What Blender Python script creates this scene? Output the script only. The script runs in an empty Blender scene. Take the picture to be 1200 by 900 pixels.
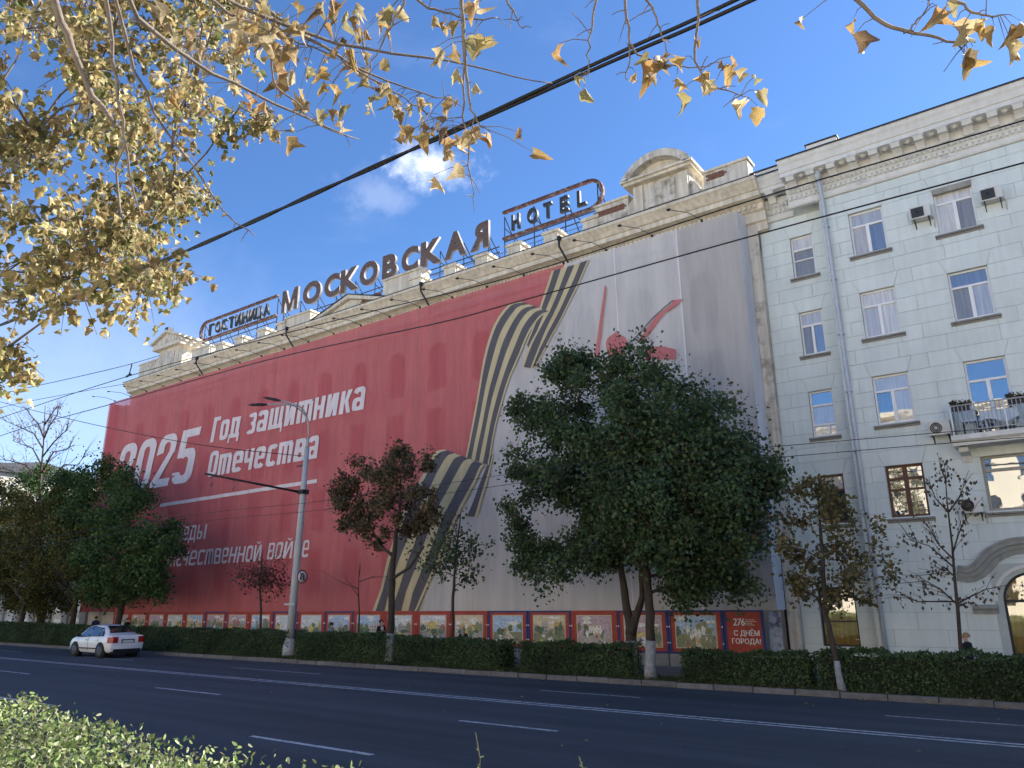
import bpy, bmesh, math, random
import numpy as np
from mathutils import Vector, Matrix
PI = math.pi
SC = bpy.context.scene
COL = SC.collection
rnd = random.Random(7)

# ------------------------------------------------------------------ camera
FPX, YAW, PITCH, ROLL, EYE = 894.537, 0.629306, 0.280177, -0.009493, 2.0
fw = Vector((-math.sin(YAW)*math.cos(PITCH), math.cos(YAW)*math.cos(PITCH), math.sin(PITCH)))
rt0 = Vector((math.cos(YAW), math.sin(YAW), 0)); up0 = rt0.cross(fw)
rt = rt0*math.cos(ROLL) + up0*math.sin(ROLL)
up = -rt0*math.sin(ROLL) + up0*math.cos(ROLL)
cam_d = bpy.data.cameras.new("camera"); cam = bpy.data.objects.new("camera", cam_d); COL.objects.link(cam)
M = Matrix.Identity(4)
for i in range(3):
    M[i][0] = rt[i]; M[i][1] = up[i]; M[i][2] = -fw[i]
M[2][3] = EYE
cam.matrix_world = M
cam_d.sensor_width = 36; cam_d.lens = FPX/1200*36; cam_d.clip_start = 0.05; cam_d.clip_end = 3000
SC.camera = cam

# ------------------------------------------------------------------ light
SUN_EL, SUN_AZ = math.radians(35), math.radians(54)      # azimuth from +X towards +Y
sd = Vector((math.cos(SUN_EL)*math.cos(SUN_AZ), math.cos(SUN_EL)*math.sin(SUN_AZ), math.sin(SUN_EL)))
sun_d = bpy.data.lights.new("sun", 'SUN'); sun_d.energy = 5.0; sun_d.angle = math.radians(.5); sun_d.color = (1, .93, .82)
sun = bpy.data.objects.new("sun", sun_d); COL.objects.link(sun)
sun.rotation_euler = (-sd).to_track_quat('-Z', 'Y').to_euler()
W = bpy.data.worlds.new("World"); SC.world = W; W.use_nodes = True
nt = W.node_tree; nt.nodes.clear()
def wn(t, **k):
    n = nt.nodes.new(t)
    for a, b in k.items(): setattr(n, a, b)
    return n
sky = wn('ShaderNodeTexSky', sky_type='NISHITA', sun_disc=False, sun_elevation=SUN_EL, sun_rotation=PI/2-SUN_AZ,
         altitude=80, air_density=1.0, dust_density=.25, ozone_density=10.0)
bg = wn('ShaderNodeBackground'); bg.inputs['Strength'].default_value = 0.072
tc = wn('ShaderNodeTexCoord')
def wmath(op, a, b=None):
    n = wn('ShaderNodeMath', operation=op, use_clamp=False)
    for i, v in enumerate((a, b)):
        if v is None: continue
        if isinstance(v, (int, float)): n.inputs[i].default_value = v
        else: nt.links.new(v, n.inputs[i])
    return n.outputs[0]
noi = wn('ShaderNodeTexNoise'); noi.inputs['Scale'].default_value = 9; noi.inputs['Detail'].default_value = 8; noi.inputs['Roughness'].default_value = .62
nt.links.new(tc.outputs['Generated'], noi.inputs['Vector'])
def blob(d, rad, sx, rough=3.4):                        # one soft cloud round a direction, wider than tall
    d = Vector(d).normalized(); side = Vector((d.y, -d.x, 0)).normalized(); vert = side.cross(d)
    def dot(v):
        n = wn('ShaderNodeVectorMath', operation='DOT_PRODUCT'); n.inputs[1].default_value = v
        nt.links.new(tc.outputs['Generated'], n.inputs[0]); return n.outputs['Value']
    a = wmath('DIVIDE', dot(side), rad*sx); b = wmath('DIVIDE', dot(vert), rad); c = wmath('GREATER_THAN', dot(d), 0)
    q = wmath('SQRT', wmath('ADD', wmath('MULTIPLY', a, a), wmath('MULTIPLY', b, b)))
    q = wmath('SUBTRACT', 1.0, q)                                   # 1 in the middle, 0 at the edge
    m = wmath('ADD', q, wmath('MULTIPLY', wmath('SUBTRACT', noi.outputs['Fac'], .52), rough))
    n = wn('ShaderNodeMapRange', interpolation_type='SMOOTHSTEP'); n.inputs['From Min'].default_value = .15; n.inputs['From Max'].default_value = .95
    nt.links.new(m, n.inputs['Value'])
    return wmath('MULTIPLY', n.outputs[0], c)
noi2 = wn('ShaderNodeTexNoise'); noi2.inputs['Scale'].default_value = 3.2; noi2.inputs['Detail'].default_value = 9; noi2.inputs['Roughness'].default_value = .6
mp = wn('ShaderNodeMapping'); mp.inputs['Scale'].default_value = (1, 1, 2.6); mp.inputs['Location'].default_value = (3.3, 1.7, .4)
nt.links.new(tc.outputs['Generated'], mp.inputs['Vector']); nt.links.new(mp.outputs[0], noi2.inputs['Vector'])
mr = wn('ShaderNodeMapRange', interpolation_type='SMOOTHSTEP'); mr.inputs['From Min'].default_value = .55; mr.inputs['From Max'].default_value = .85
nt.links.new(noi2.outputs['Fac'], mr.inputs['Value'])
c1 = blob((-.574, .622, .527), .058, 1.3, 2.5); c2 = blob((-.672, .518, .529), .022, 1.1); c3 = blob((-.628, .605, .49), .05, 1.3)
c4 = blob((-.91, .35, .20), .34, 1.7, .5)
msk = wmath('MAXIMUM', wmath('MULTIPLY', c4, .2), wmath('MAXIMUM', wmath('MULTIPLY', c1, 1.0), wmath('MULTIPLY', c2, .0)))
msk = wmath('MAXIMUM', msk, wmath('MULTIPLY', c3, .12)); msk = wmath('MAXIMUM', msk, wmath('MULTIPLY', mr.outputs[0], .07))
mix = wn('ShaderNodeMix', data_type='RGBA'); nt.links.new(msk, mix.inputs['Factor'])
nt.links.new(sky.outputs[0], mix.inputs['A']); mix.inputs['B'].default_value = (8.0, 8.2, 8.6, 1)
nt.links.new(mix.outputs['Result'], bg.inputs['Color'])
out = wn('ShaderNodeOutputWorld'); nt.links.new(bg.outputs[0], out.inputs['Surface'])
SC.view_settings.view_transform = 'Standard'; SC.view_settings.look = 'None'
SC.view_settings.exposure = 1.72; SC.view_settings.gamma = 1; SC.view_settings.use_curve_mapping = False
SC.render.engine = 'CYCLES'
SC.cycles.max_bounces = 6; SC.cycles.transparent_max_bounces = 8; SC.cycles.use_denoising = True

# ------------------------------------------------------------------ helpers
def ray(px, py):
    return rt*((px-600)/FPX) + up*((450-py)/FPX) + fw
def at(px, py, Y):                            # the point of the vertical plane at depth Y seen at a photo pixel
    d = ray(px, py); t = Y/d.y
    return Vector((d.x*t, Y, d.z*t+EYE))
def far(px, py, dist):
    return ray(px, py).normalized()*dist + Vector((0, 0, EYE))
def gz(x): return -0.004*(max(min(x, 30), -80)+37)    # the street falls gently to the right
ORG = {}
def root_loc(p):
    while p.parent: p = p.parent
    return Vector(p.location)
def tag(o, label=None, cat=None, group=None, kind=None):
    if label: o['label'] = label
    if cat: o['category'] = cat
    if group: o['group'] = group
    if kind: o['kind'] = kind
    return o
def thing(name, label, cat, loc, group=None):
    o = bpy.data.objects.new(name, None); COL.objects.link(o); o.location = loc; o.empty_display_size = .2
    return tag(o, label, cat, group)
def link_mesh(name, me, parent=None):
    o = bpy.data.objects.new(name, me); COL.objects.link(o)
    if parent: o.parent = parent
    return o
def copy_tree(o, parent=None, loc=None):
    c = o.copy(); COL.objects.link(c)
    if parent: c.parent = parent
    if loc is not None: c.location = loc
    for ch in list(o.children): copy_tree(ch, c)
    return c
class MB:
    def __init__(s): s.v = []; s.f = []; s.m = []; s.sm = []
    def add(s, vs, fs, m=0, sm=False):
        b = len(s.v); s.v += [tuple(v) for v in vs]
        for f in fs: s.f.append(tuple(i+b for i in f)); s.m.append(m); s.sm.append(sm)
        return s
    def box(s, x0, x1, y0, y1, z0, z1, m=0):
        vs = [(x, y, z) for x in (x0, x1) for y in (y0, y1) for z in (z0, z1)]
        return s.add(vs, [(0,1,3,2),(4,6,7,5),(0,4,5,1),(2,3,7,6),(0,2,6,4),(1,5,7,3)], m)
    def prism(s, pts, y0, y1, m=0):           # polygon in XZ pushed along Y
        n = len(pts)
        vs = [(x, y0, z) for x, z in pts]+[(x, y1, z) for x, z in pts]
        return s.add(vs, [tuple(range(n)), tuple(range(2*n-1, n-1, -1))]+[(i, i+n, (i+1)%n+n, (i+1)%n) for i in range(n)], m)
    def sweepx(s, prof, x0, x1, m=0, sm=False):    # profile in YZ pushed along X
        n = len(prof)
        vs = [(x0, y, z) for y, z in prof]+[(x1, y, z) for y, z in prof]
        return s.add(vs, [tuple(range(n)), tuple(range(2*n-1, n-1, -1))]+[(i, i+n, (i+1)%n+n, (i+1)%n) for i in range(n)], m, sm)
    def tube(s, pts, r, n=6, m=0, cap=True):
        pts = [Vector(p) for p in pts]; k = len(pts)
        rs = r if isinstance(r, (list, tuple)) else [r]*k
        vs = []; ref = None
        for i, p in enumerate(pts):
            t = (pts[min(i+1, k-1)]-pts[max(i-1, 0)]).normalized()
            if ref is None: ref = Vector((0, 0, 1)) if abs(t.z) < .9 else Vector((1, 0, 0))
            a = t.cross(ref).normalized(); b = t.cross(a).normalized(); ref = -b if False else ref
            for j in range(n):
                w = 2*PI*j/n; vs.append(p+(a*math.cos(w)+b*math.sin(w))*rs[i])
        fs = [(i*n+j, i*n+(j+1)%n, (i+1)*n+(j+1)%n, (i+1)*n+j) for i in range(k-1) for j in range(n)]
        if cap: fs += [tuple(range(n-1, -1, -1)), tuple(range((k-1)*n, k*n))]
        return s.add(vs, fs, m, n > 4)
    def disc(s, c, ax, r, h, n=20, m=0):
        c = Vector(c); ax = Vector(ax).normalized()
        return s.tube([c-ax*h/2, c+ax*h/2], r, n, m)
    def build(s, name, mats, parent=None, kind=None):
        me = bpy.data.meshes.new(name)
        o0 = root_loc(parent) if parent else Vector((0, 0, 0))
        me.from_pydata([(x-o0.x, y-o0.y, z-o0.z) for x, y, z in s.v], [], s.f)
        for m in (mats if isinstance(mats, (list, tuple)) else [mats]): me.materials.append(m)
        me.polygons.foreach_set('material_index', s.m); me.polygons.foreach_set('use_smooth', s.sm)
        me.update()
        bm = bmesh.new(); bm.from_mesh(me); bmesh.ops.recalc_face_normals(bm, faces=bm.faces); bm.to_mesh(me); bm.free()
        o = link_mesh(name, me, parent)
        if kind: o['kind'] = kind
        return o
def fast_mesh(name, verts, faces, k, mats, parent=None, mi=None, kind=None, smooth=False):  # numpy mesh of equal k-gons
    me = bpy.data.meshes.new(name); o0 = root_loc(parent) if parent else Vector((0, 0, 0))
    verts = np.asarray(verts, np.float32)-np.array(o0, np.float32); faces = np.asarray(faces, np.int32)
    me.vertices.add(len(verts)); me.vertices.foreach_set('co', verts.ravel())
    me.loops.add(faces.size); me.loops.foreach_set('vertex_index', faces.ravel())
    me.polygons.add(len(faces)); me.polygons.foreach_set('loop_start', np.arange(0, faces.size, k, dtype=np.int32))
    if mi is not None: me.polygons.foreach_set('material_index', np.asarray(mi, np.int32))
    for m in (mats if isinstance(mats, (list, tuple)) else [mats]): me.materials.append(m)
    me.update(calc_edges=True); me.validate()
    if smooth: me.polygons.foreach_set('use_smooth', [True]*len(me.polygons))
    o = link_mesh(name, me, parent)
    if kind: o['kind'] = kind
    return o

# ------------------------------------------------------------------ materials
def mat(name, col, rough=.8, var=.14, scale=2.0, bump=0., bscale=30., metal=0., spec=.35, objvar=0., col2=None, fac=.5, stretch=None, streak=0., coat=0.):
    m = bpy.data.materials.new(name); m.use_nodes = True; t = m.node_tree; b = t.nodes['Principled BSDF']
    N = t.nodes.new; L = t.links.new
    b.inputs['Roughness'].default_value = rough; b.inputs['Metallic'].default_value = metal
    b.inputs['Specular IOR Level'].default_value = spec; b.inputs['Coat Weight'].default_value = coat
    co = N('ShaderNodeTexCoord'); vec = co.outputs['Object']
    if stretch:
        mpn = N('ShaderNodeMapping'); mpn.inputs['Scale'].default_value = stretch; L(vec, mpn.inputs['Vector']); vec = mpn.outputs[0]
    n1 = N('ShaderNodeTexNoise'); n1.inputs['Scale'].default_value = scale; n1.inputs['Detail'].default_value = 7; n1.inputs['Roughness'].default_value = .65
    L(vec, n1.inputs['Vector'])
    r = N('ShaderNodeValToRGB'); r.color_ramp.elements[0].position = .32; r.color_ramp.elements[1].position = .68
    c = Vector(col); lo = c*(1-var); hi = c*(1+var)
    if col2: hi = Vector(col2); r.color_ramp.elements[0].position = fac-.1; r.color_ramp.elements[1].position = fac+.12; lo = c
    r.color_ramp.elements[0].color = (*lo, 1); r.color_ramp.elements[1].color = (*hi, 1)
    L(n1.outputs['Fac'], r.inputs['Fac']); cout = r.outputs['Color']
    if streak:                                # rain streaks: fine vertical dirt
        ms = N('ShaderNodeMapping'); ms.inputs['Scale'].default_value = (5, 5, .35); L(co.outputs['Object'], ms.inputs['Vector'])
        ns = N('ShaderNodeTexNoise'); ns.inputs['Scale'].default_value = 1.2; ns.inputs['Detail'].default_value = 6; L(ms.outputs[0], ns.inputs['Vector'])
        rr = N('ShaderNodeValToRGB'); rr.color_ramp.elements[0].position = .35; rr.color_ramp.elements[1].position = .6
        rr.color_ramp.elements[0].color = (1-streak, 1-streak*1.05, 1-streak*1.15, 1); rr.color_ramp.elements[1].color = (1, 1, 1, 1)
        L(ns.outputs['Fac'], rr.inputs['Fac'])
        mx = N('ShaderNodeMix'); mx.data_type = 'RGBA'; mx.blend_type = 'MULTIPLY'; mx.inputs['Factor'].default_value = 1
        L(cout, mx.inputs['A']); L(rr.outputs[0], mx.inputs['B']); cout = mx.outputs['Result']
    if objvar:
        oi = N('ShaderNodeObjectInfo'); hs = N('ShaderNodeHueSaturation'); mrn = N('ShaderNodeMapRange')
        mrn.inputs['To Min'].default_value = 1-objvar; mrn.inputs['To Max'].default_value = 1+objvar
        L(oi.outputs['Random'], mrn.inputs['Value']); L(mrn.outputs[0], hs.inputs['Value']); L(cout, hs.inputs['Color']); cout = hs.outputs[0]
    L(cout, b.inputs['Base Color'])
    if bump:
        n2 = N('ShaderNodeTexNoise'); n2.inputs['Scale'].default_value = bscale; n2.inputs['Detail'].default_value = 5; L(vec, n2.inputs['Vector'])
        bp = N('ShaderNodeBump'); bp.inputs['Strength'].default_value = bump; bp.inputs['Distance'].default_value = .02
        L(n2.outputs['Fac'], bp.inputs['Height']); L(bp.outputs[0], b.inputs['Normal'])
    return m
def leaf_mat(name, cols, trans=.35, rough=.6, pos=None):
    m = bpy.data.materials.new(name); m.use_nodes = True; t = m.node_tree; b = t.nodes['Principled BSDF']; N = t.nodes.new; L = t.links.new
    g = N('ShaderNodeNewGeometry'); oi = N('ShaderNodeObjectInfo'); ad = N('ShaderNodeMath'); ad.operation = 'ADD'; fr = N('ShaderNodeMath'); fr.operation = 'FRACT'
    L(g.outputs['Random Per Island'], ad.inputs[0]); L(oi.outputs['Random'], ad.inputs[1]); L(ad.outputs[0], fr.inputs[0])
    r = N('ShaderNodeValToRGB'); e = r.color_ramp.elements
    while len(e) < len(cols): e.new(.5)
    for i, c in enumerate(cols):
        e[i].position = pos[i] if pos else i/(len(cols)-1); e[i].color = (*c, 1)
    L(fr.outputs[0], r.inputs['Fac'])
    co = N('ShaderNodeTexCoord'); n1 = N('ShaderNodeTexNoise'); n1.inputs['Scale'].default_value = 22; n1.inputs['Detail'].default_value = 3; L(co.outputs['Object'], n1.inputs['Vector'])
    mrn = N('ShaderNodeMapRange'); mrn.inputs['From Min'].default_value = .3; mrn.inputs['From Max'].default_value = .7; mrn.inputs['To Min'].default_value = .72; mrn.inputs['To Max'].default_value = 1.25; L(n1.outputs['Fac'], mrn.inputs['Value'])
    hs = N('ShaderNodeHueSaturation'); L(r.outputs[0], hs.inputs['Color']); L(mrn.outputs[0], hs.inputs['Value'])
    n9 = N('ShaderNodeTexNoise'); n9.inputs['Scale'].default_value = .9; n9.inputs['Detail'].default_value = 4; L(co.outputs['Object'], n9.inputs['Vector'])
    m9 = N('ShaderNodeMapRange'); m9.inputs['From Min'].default_value = .32; m9.inputs['From Max'].default_value = .68; m9.inputs['To Min'].default_value = .65; m9.inputs['To Max'].default_value = 1.35; L(n9.outputs['Fac'], m9.inputs['Value'])
    mm = N('ShaderNodeMath'); mm.operation = 'MULTIPLY'; L(mrn.outputs[0], mm.inputs[0]); L(m9.outputs[0], mm.inputs[1]); L(mm.outputs[0], hs.inputs['Value'])
    L(hs.outputs[0], b.inputs['Base Color']); b.inputs['Roughness'].default_value = rough; b.inputs['Specular IOR Level'].default_value = .12
    tr = N('ShaderNodeBsdfTranslucent'); L(hs.outputs[0], tr.inputs['Color']); mx = N('ShaderNodeMixShader'); mx.inputs[0].default_value = trans
    L(b.outputs[0], mx.inputs[1]); L(tr.outputs[0], mx.inputs[2]); L(mx.outputs[0], t.nodes['Material Output'].inputs['Surface'])
    return m
def pane_mat(name, behind, refl=.4, tint=(.9, .95, 1)):    # window glass over what hangs behind it
    m = bpy.data.materials.new(name); m.use_nodes = True; t = m.node_tree; b = t.nodes['Principled BSDF']; N = t.nodes.new; L = t.links.new
    co = N('ShaderNodeTexCoord'); mpn = N('ShaderNodeMapping'); mpn.inputs['Scale'].default_value = (9, 1, .6); L(co.outputs['Object'], mpn.inputs['Vector'])
    n1 = N('ShaderNodeTexNoise'); n1.inputs['Scale'].default_value = 1.6; n1.inputs['Detail'].default_value = 3; L(mpn.outputs[0], n1.inputs['Vector'])
    r = N('ShaderNodeValToRGB'); c = Vector(behind); r.color_ramp.elements[0].color = (*(c*.82), 1); r.color_ramp.elements[1].color = (*(c*1.12), 1)
    r.color_ramp.elements[0].position = .35; r.color_ramp.elements[1].position = .65
    L(n1.outputs['Fac'], r.inputs['Fac']); L(r.outputs[0], b.inputs['Base Color']); b.inputs['Roughness'].default_value = .6; b.inputs['Specular IOR Level'].default_value = 0
    gl = N('ShaderNodeBsdfGlossy'); gl.inputs['Roughness'].default_value = .015; gl.inputs['Color'].default_value = (*tint, 1)
    n3 = N('ShaderNodeTexNoise'); n3.inputs['Scale'].default_value = 1.3; L(co.outputs['Object'], n3.inputs['Vector'])
    bp = N('ShaderNodeBump'); bp.inputs['Strength'].default_value = .05; bp.inputs['Distance'].default_value = .05; L(n3.outputs['Fac'], bp.inputs['Height']); L(bp.outputs[0], gl.inputs['Normal'])
    mx = N('ShaderNodeMixShader'); mx.inputs[0].default_value = refl
    L(b.outputs[0], mx.inputs[1]); L(gl.outputs[0], mx.inputs[2]); L(mx.outputs[0], t.nodes['Material Output'].inputs['Surface'])
    return m
K = {}
K['asphalt'] = mat('asphalt', (.050, .060, .073), .8, .3, 1.1, .4, 260, stretch=(.06, 1, 1))
K['soil'] = mat('soil', (.07, .062, .05), .95, .3, 2, .5, 20)
K['paving'] = mat('paving', (.17, .165, .16), .9, .15, 3, .2, 40)
K['promenade'] = mat('promenade_paving', (.48, .45, .4), .9, .12, 1.5, .2, 40)
K['kerb'] = mat('kerb_stone', (.14, .135, .13), .9, .22, 4, .3, 40, objvar=.12)
K['paint'] = mat('road_paint', (.12, .12, .13), .8, .2, 9, .1, 60, col2=(.55, .56, .58), fac=.42)
K['stone'] = mat('cream_stone', (.67, .61, .50), .9, .14, 1.6, .25, 18, streak=.22)
K['stone2'] = mat('peeling_stone', (.64, .6, .52), .9, .1, 2.2, .3, 14, col2=(.26, .22, .17), fac=.6, streak=.3)
K['brickbare'] = mat('bare_brick', (.2, .1, .07), .95, .35, 6, .6, 14)
K['hotelwall'] = mat('hotel_wall', (.62, .58, .5), .9, .12, 1, .15, 20)
K['green'] = mat('green_plaster', (.64, .70, .68), .9, .07, .6, .15, 50, objvar=.03, streak=.06)
K['greenback'] = mat('plaster_joint', (.44,.48,.46), .95, .1, 2)
K['greentrim'] = mat('cornice_plaster', (.68,.68,.65), .9, .06, 2, .12, 30, streak=.08)
K['mould'] = mat('grey_moulding', (.30, .315, .30), .9, .12, 3, .12, 30, streak=.15)
K['white'] = mat('white_frame', (.78, .78, .78), .45, .04)
K['brown'] = mat('brown_frame', (.12, .055, .035), .6, .2)
K['oldframe'] = mat('old_frame', (.36, .34, .3), .7, .15, 6)
K['sill'] = mat('sill_metal', (.22, .215, .2), .6, .2, 4)
K['sillw'] = mat('sill_stone', (.3, .29, .26), .9, .2, 4)
K['darkmetal'] = mat('dark_metal', (.035, .035, .04), .55, .3, 3, metal=.3)
K['roofmetal'] = mat('roof_metal', (.05, .055, .065), .5, .2, 2, metal=.4)
K['zinc'] = mat('zinc_pipe', (.47, .51, .56), .6, .1, 5, metal=.1)
K['black'] = mat('black_rubber', (.012, .012, .013), .7, .2)
K['wire'] = mat('cable_black', (.012, .012, .014), .6, .1)
K['galv'] = mat('grey_pole', (.4, .42, .43), .65, .08, 3, .1, 20, streak=.08)
K['concrete'] = mat('concrete', (.28, .27, .25), .95, .2, 3, .3, 30)
K['acwhite'] = mat('ac_casing', (.62, .62, .58), .5, .06, 3, streak=.1)
K['acdark'] = mat('ac_grille', (.05, .055, .06), .6, .1)
K['signface'] = mat('sign_letter_face', (.12, .085, .075), .8, .55, 2.2, .3, 10, stretch=(.5, 1, 16))
K['signside'] = mat('sign_letter_side', (.2, .19, .2), .7, .3, 3)
K['signdark'] = mat('sign_dark_face', (.03, .035, .045), .6, .3, 3)
K['signframe'] = mat('sign_rusty_frame', (.10, .045, .04), .8, .2, 5, col2=(.34, .31, .3), fac=.6)
K['truss'] = mat('truss_steel', (.035, .04, .06), .6, .2)
K['railblue'] = mat('roof_railing_paint', (.09, .12, .22), .6, .2)
K['red'] = mat('added_return_red', (.4, .05, .05), .7, .1)
K['pblue'] = mat('poster_frame_blue', (.03, .04, .16), .6, .15, 4)
K['pred'] = mat('poster_frame_red', (.34, .05, .035), .6, .2, 4)
K['pcream'] = mat('poster_margin', (.55, .45, .34), .7, .12, 6)
K['bark'] = mat('bark', (.05, .04, .032), .95, .35, 9, .6, 30, stretch=(1, 1, .3))
K['barkpale'] = mat('bark_pale', (.15, .125, .105), .9, .25, 9, .4, 30)
K['lime'] = mat('whitewash', (.27, .27, .27), .95, .3, 8, .3, 25)
K['carwhite'] = mat('car_paint', (.74, .75, .76), .35, .02, 2, spec=.5, coat=.6)
K['carglass'] = pane_mat('car_glass', (.02, .022, .025), .22)
K['rim'] = mat('wheel_rim', (.12, .12, .13), .45, .1, metal=.5)
K['taillight'] = mat('tail_light', (.35, .01, .015), .25, .1, spec=.6, coat=.6)
K['plate'] = mat('number_plate', (.6, .6, .58), .5, .05)
K['signwhite'] = mat('sign_white', (.75, .75, .75), .5, .03)
K['signred'] = mat('sign_red', (.28, .02, .03), .5, .1)
K['skin'] = mat('skin', (.45, .27, .2), .7, .08)
K['coat'] = mat('dark_coat', (.012, .013, .018), .9, .2, 8)
K['coatblue'] = mat('blue_jacket', (.03, .05, .13), .9, .2, 8)
K['coatgrey'] = mat('grey_blue_jacket', (.16, .19, .25), .9, .2, 8)
K['shirt'] = mat('white_shirt', (.65, .65, .65), .8, .05)
K['trouser'] = mat('dark_trousers', (.02, .02, .026), .9, .2)
K['hairblond'] = mat('blond_hair', (.3, .2, .11), .8, .2, 20)
K['hairdark'] = mat('dark_hair', (.02, .014, .012), .8, .2, 20)
K['hairgrey'] = mat('ash_hair', (.28, .25, .22), .8, .2, 20)
K['cloth'] = mat('tablecloth_blue', (.55, .66, .8), .9, .06, 6)
# ------------------------------------------------------------------ the setting
def sheet_strip(name, y0, y1, z, m, x0=-140, x1=40, parent=None, yfn=None, step=4):
    mb = MB(); n = int((x1-x0)/step)
    xs = [x0+(x1-x0)*i/n for i in range(n+1)]
    vs = [(x, y, z+gz(x)) for x in xs for y in (y0, y1)]
    mb.add(vs, [(2*i, 2*i+2, 2*i+3, 2*i+1) for i in range(n)])
    return mb.build(name, m, parent)
g = MB(); g.add([(-900, -700, -.75), (900, -700, -.75), (900, 1100, -.75), (-900, 1100, -.75)], [(0, 1, 2, 3)])
tag(g.build('ground', K['soil']), kind='structure')
KY = 19.4
road = tag(sheet_strip('road', 4.4, KY+.05, 0, K['asphalt']), kind='structure')
tag(sheet_strip('median', -30, 4.4, .06, K['promenade']), kind='structure')
tag(sheet_strip('verge', KY+.15, 21.1, .1, K['soil']), kind='structure')
pave = tag(sheet_strip('pavement', 21.1, 40, .104, K['paving']), kind='structure')
def mark(name, x0, x1, y, w):
    mb = MB(); n = max(1, int((x1-x0)/5)); xs = [x0+(x1-x0)*i/n for i in range(n+1)]
    mb.add([(x, yy, .005+gz(x)) for x in xs for yy in (y-w/2, y+w/2)], [(2*i, 2*i+2, 2*i+3, 2*i+1) for i in range(n)])
    return mb.build(name, K['paint'], road)
mark('solid_line', -120, 30, 14.62, .1); mark('solid_line', -120, 30, 14.86, .1)
for a, b in ((-10.0, -7.8), (-20.5, -17.6), (-31, -28), (-41.5, -38.6), (1, 3.4)): mark('lane_dash', a, b, 11.95, .1)
for a, b in ((-11.8, -8.9), (-22, -19), (0, 3)): mark('lane_dash', a, b, 8.66, .11)
for a, b in ((-11.6, -8.8), (-24.5, -19.9), (-35, -31), (-45, -41), (-3.6, -.2)): mark('thin_dash', a, b, 17.0, .07)
kb = tag(sheet_strip('kerb', KY, KY+.16, .02, K['concrete']), kind='structure')
k0 = MB(); k0.box(-.49, .49, KY, KY+.16, -.12, .125); proto = None
x = -42.0
while x < 6:
    o = MB(); l = .985 + rnd.uniform(-.01, .01); dy = rnd.uniform(-.012, .012); dz = rnd.uniform(-.01, .008)
    zz = gz(x+.5)
    o.add([(x+.01, KY+dy, zz-.1), (x+l, KY+dy, zz-.1), (x+l, KY+.15+dy, zz-.1), (x+.01, KY+.15+dy, zz-.1),
           (x+.01, KY+dy+.012, zz+.13+dz), (x+l, KY+dy+.012, zz+.13+dz), (x+l, KY+.15+dy, zz+.13+dz), (x+.01, KY+.15+dy, zz+.13+dz)],
          [(0, 1, 5, 4), (1, 2, 6, 5), (2, 3, 7, 6), (3, 0, 4, 7), (4, 5, 6, 7)])
    o.build('kerb_stone', K['kerb'], kb); x += 1.0
o = MB()
x = -139.0
while x < -42:
    o.box(x+.01, x+.99, KY, KY+.15, gz(x)-.1, gz(x)+.13); x += 1
tag(o.build('far_kerb_stones', K['kerb'], kb), kind='stuff')

# ------------------------------------------------------------------ walls with openings
def wall_holes(mb, x0, x1, z0, z1, holes, yf, yb, m=0):
    xs = sorted({x0, x1, *[h[0] for h in holes], *[h[1] for h in holes]}); zs = sorted({z0, z1, *[h[2] for h in holes], *[h[3] for h in holes]})
    for i in range(len(xs)-1):
        for j in range(len(zs)-1):
            cx, cz = (xs[i]+xs[i+1])/2, (zs[j]+zs[j+1])/2
            if any(h[0] < cx < h[1] and h[2] < cz < h[3] for h in holes): continue
            mb.add([(xs[i], yf, zs[j]), (xs[i+1], yf, zs[j]), (xs[i+1], yf, zs[j+1]), (xs[i], yf, zs[j+1])], [(0, 1, 2, 3)], m)
    for a, b, c, d in holes:                 # reveals
        mb.add([(a, yf, c), (b, yf, c), (b, yf, d), (a, yf, d), (a, yb, c), (b, yb, c), (b, yb, d), (a, yb, d)],
               [(0, 1, 5, 4), (1, 2, 6, 5), (2, 3, 7, 6), (3, 0, 4, 7)], m)

# ------------------------------------------------------------------ the hotel
HW = 25.5
hotel = thing('hotel_building', 'long cream hotel with stone cornice, its whole front wrapped in a red banner', 'building', (-29, HW, gz(-29)))
holes = []
hx = -49.2
while hx < -9:
    for z0, z1 in ((2.6, 4.6), (5.6, 7.7), (8.7, 10.7), (11.6, 13.9)): holes.append((hx-.55, hx+.55, z0, z1))
    hx += 2.63
mb = MB(); wall_holes(mb, -51, -7.47, -.5, 16.6, holes, HW, HW+.35)
mb.add([(-51, HW, -.5), (-51, 40, -.5), (-51, 40, 16.6), (-51, HW, 16.6)], [(0, 1, 2, 3)])
mb.add([(-7.47, HW, 14), (-7.47, 40, 14), (-7.47, 40, 16.6), (-7.47, HW, 16.6)], [(0, 1, 2, 3)])
mb.box(-50.9, -7.5, HW+.4, 40, 16.3, 16.62)
for h in holes:
    if h[3] > 13:                            # round heads of the top row
        for s in (-1, 1):
            c0 = (h[0]+h[1])/2; mb.prism([(c0+s*.55, h[3]-.55), (c0+s*.55, h[3]), (c0, h[3])]+[(c0+s*.55*math.sin(PI/2*i/6), h[3]-.55+.55*math.cos(PI/2*i/6)) for i in range(1, 6)], HW-.004, HW+.2)
mb.box(-52.3, -51.001, 25.3, 30, -.5, 15.3)  # wall extension added to stop sky light behind the banner's left edge
mb.build('wall', K['hotelwall'], hotel)
for h in holes:
    w = MB(); w.box(h[0]-.02, h[1]+.02, HW+.22, HW+.26, h[2]-.02, h[3]+.02)
    wo = w.build('window', K['acdark'], hotel)
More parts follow.
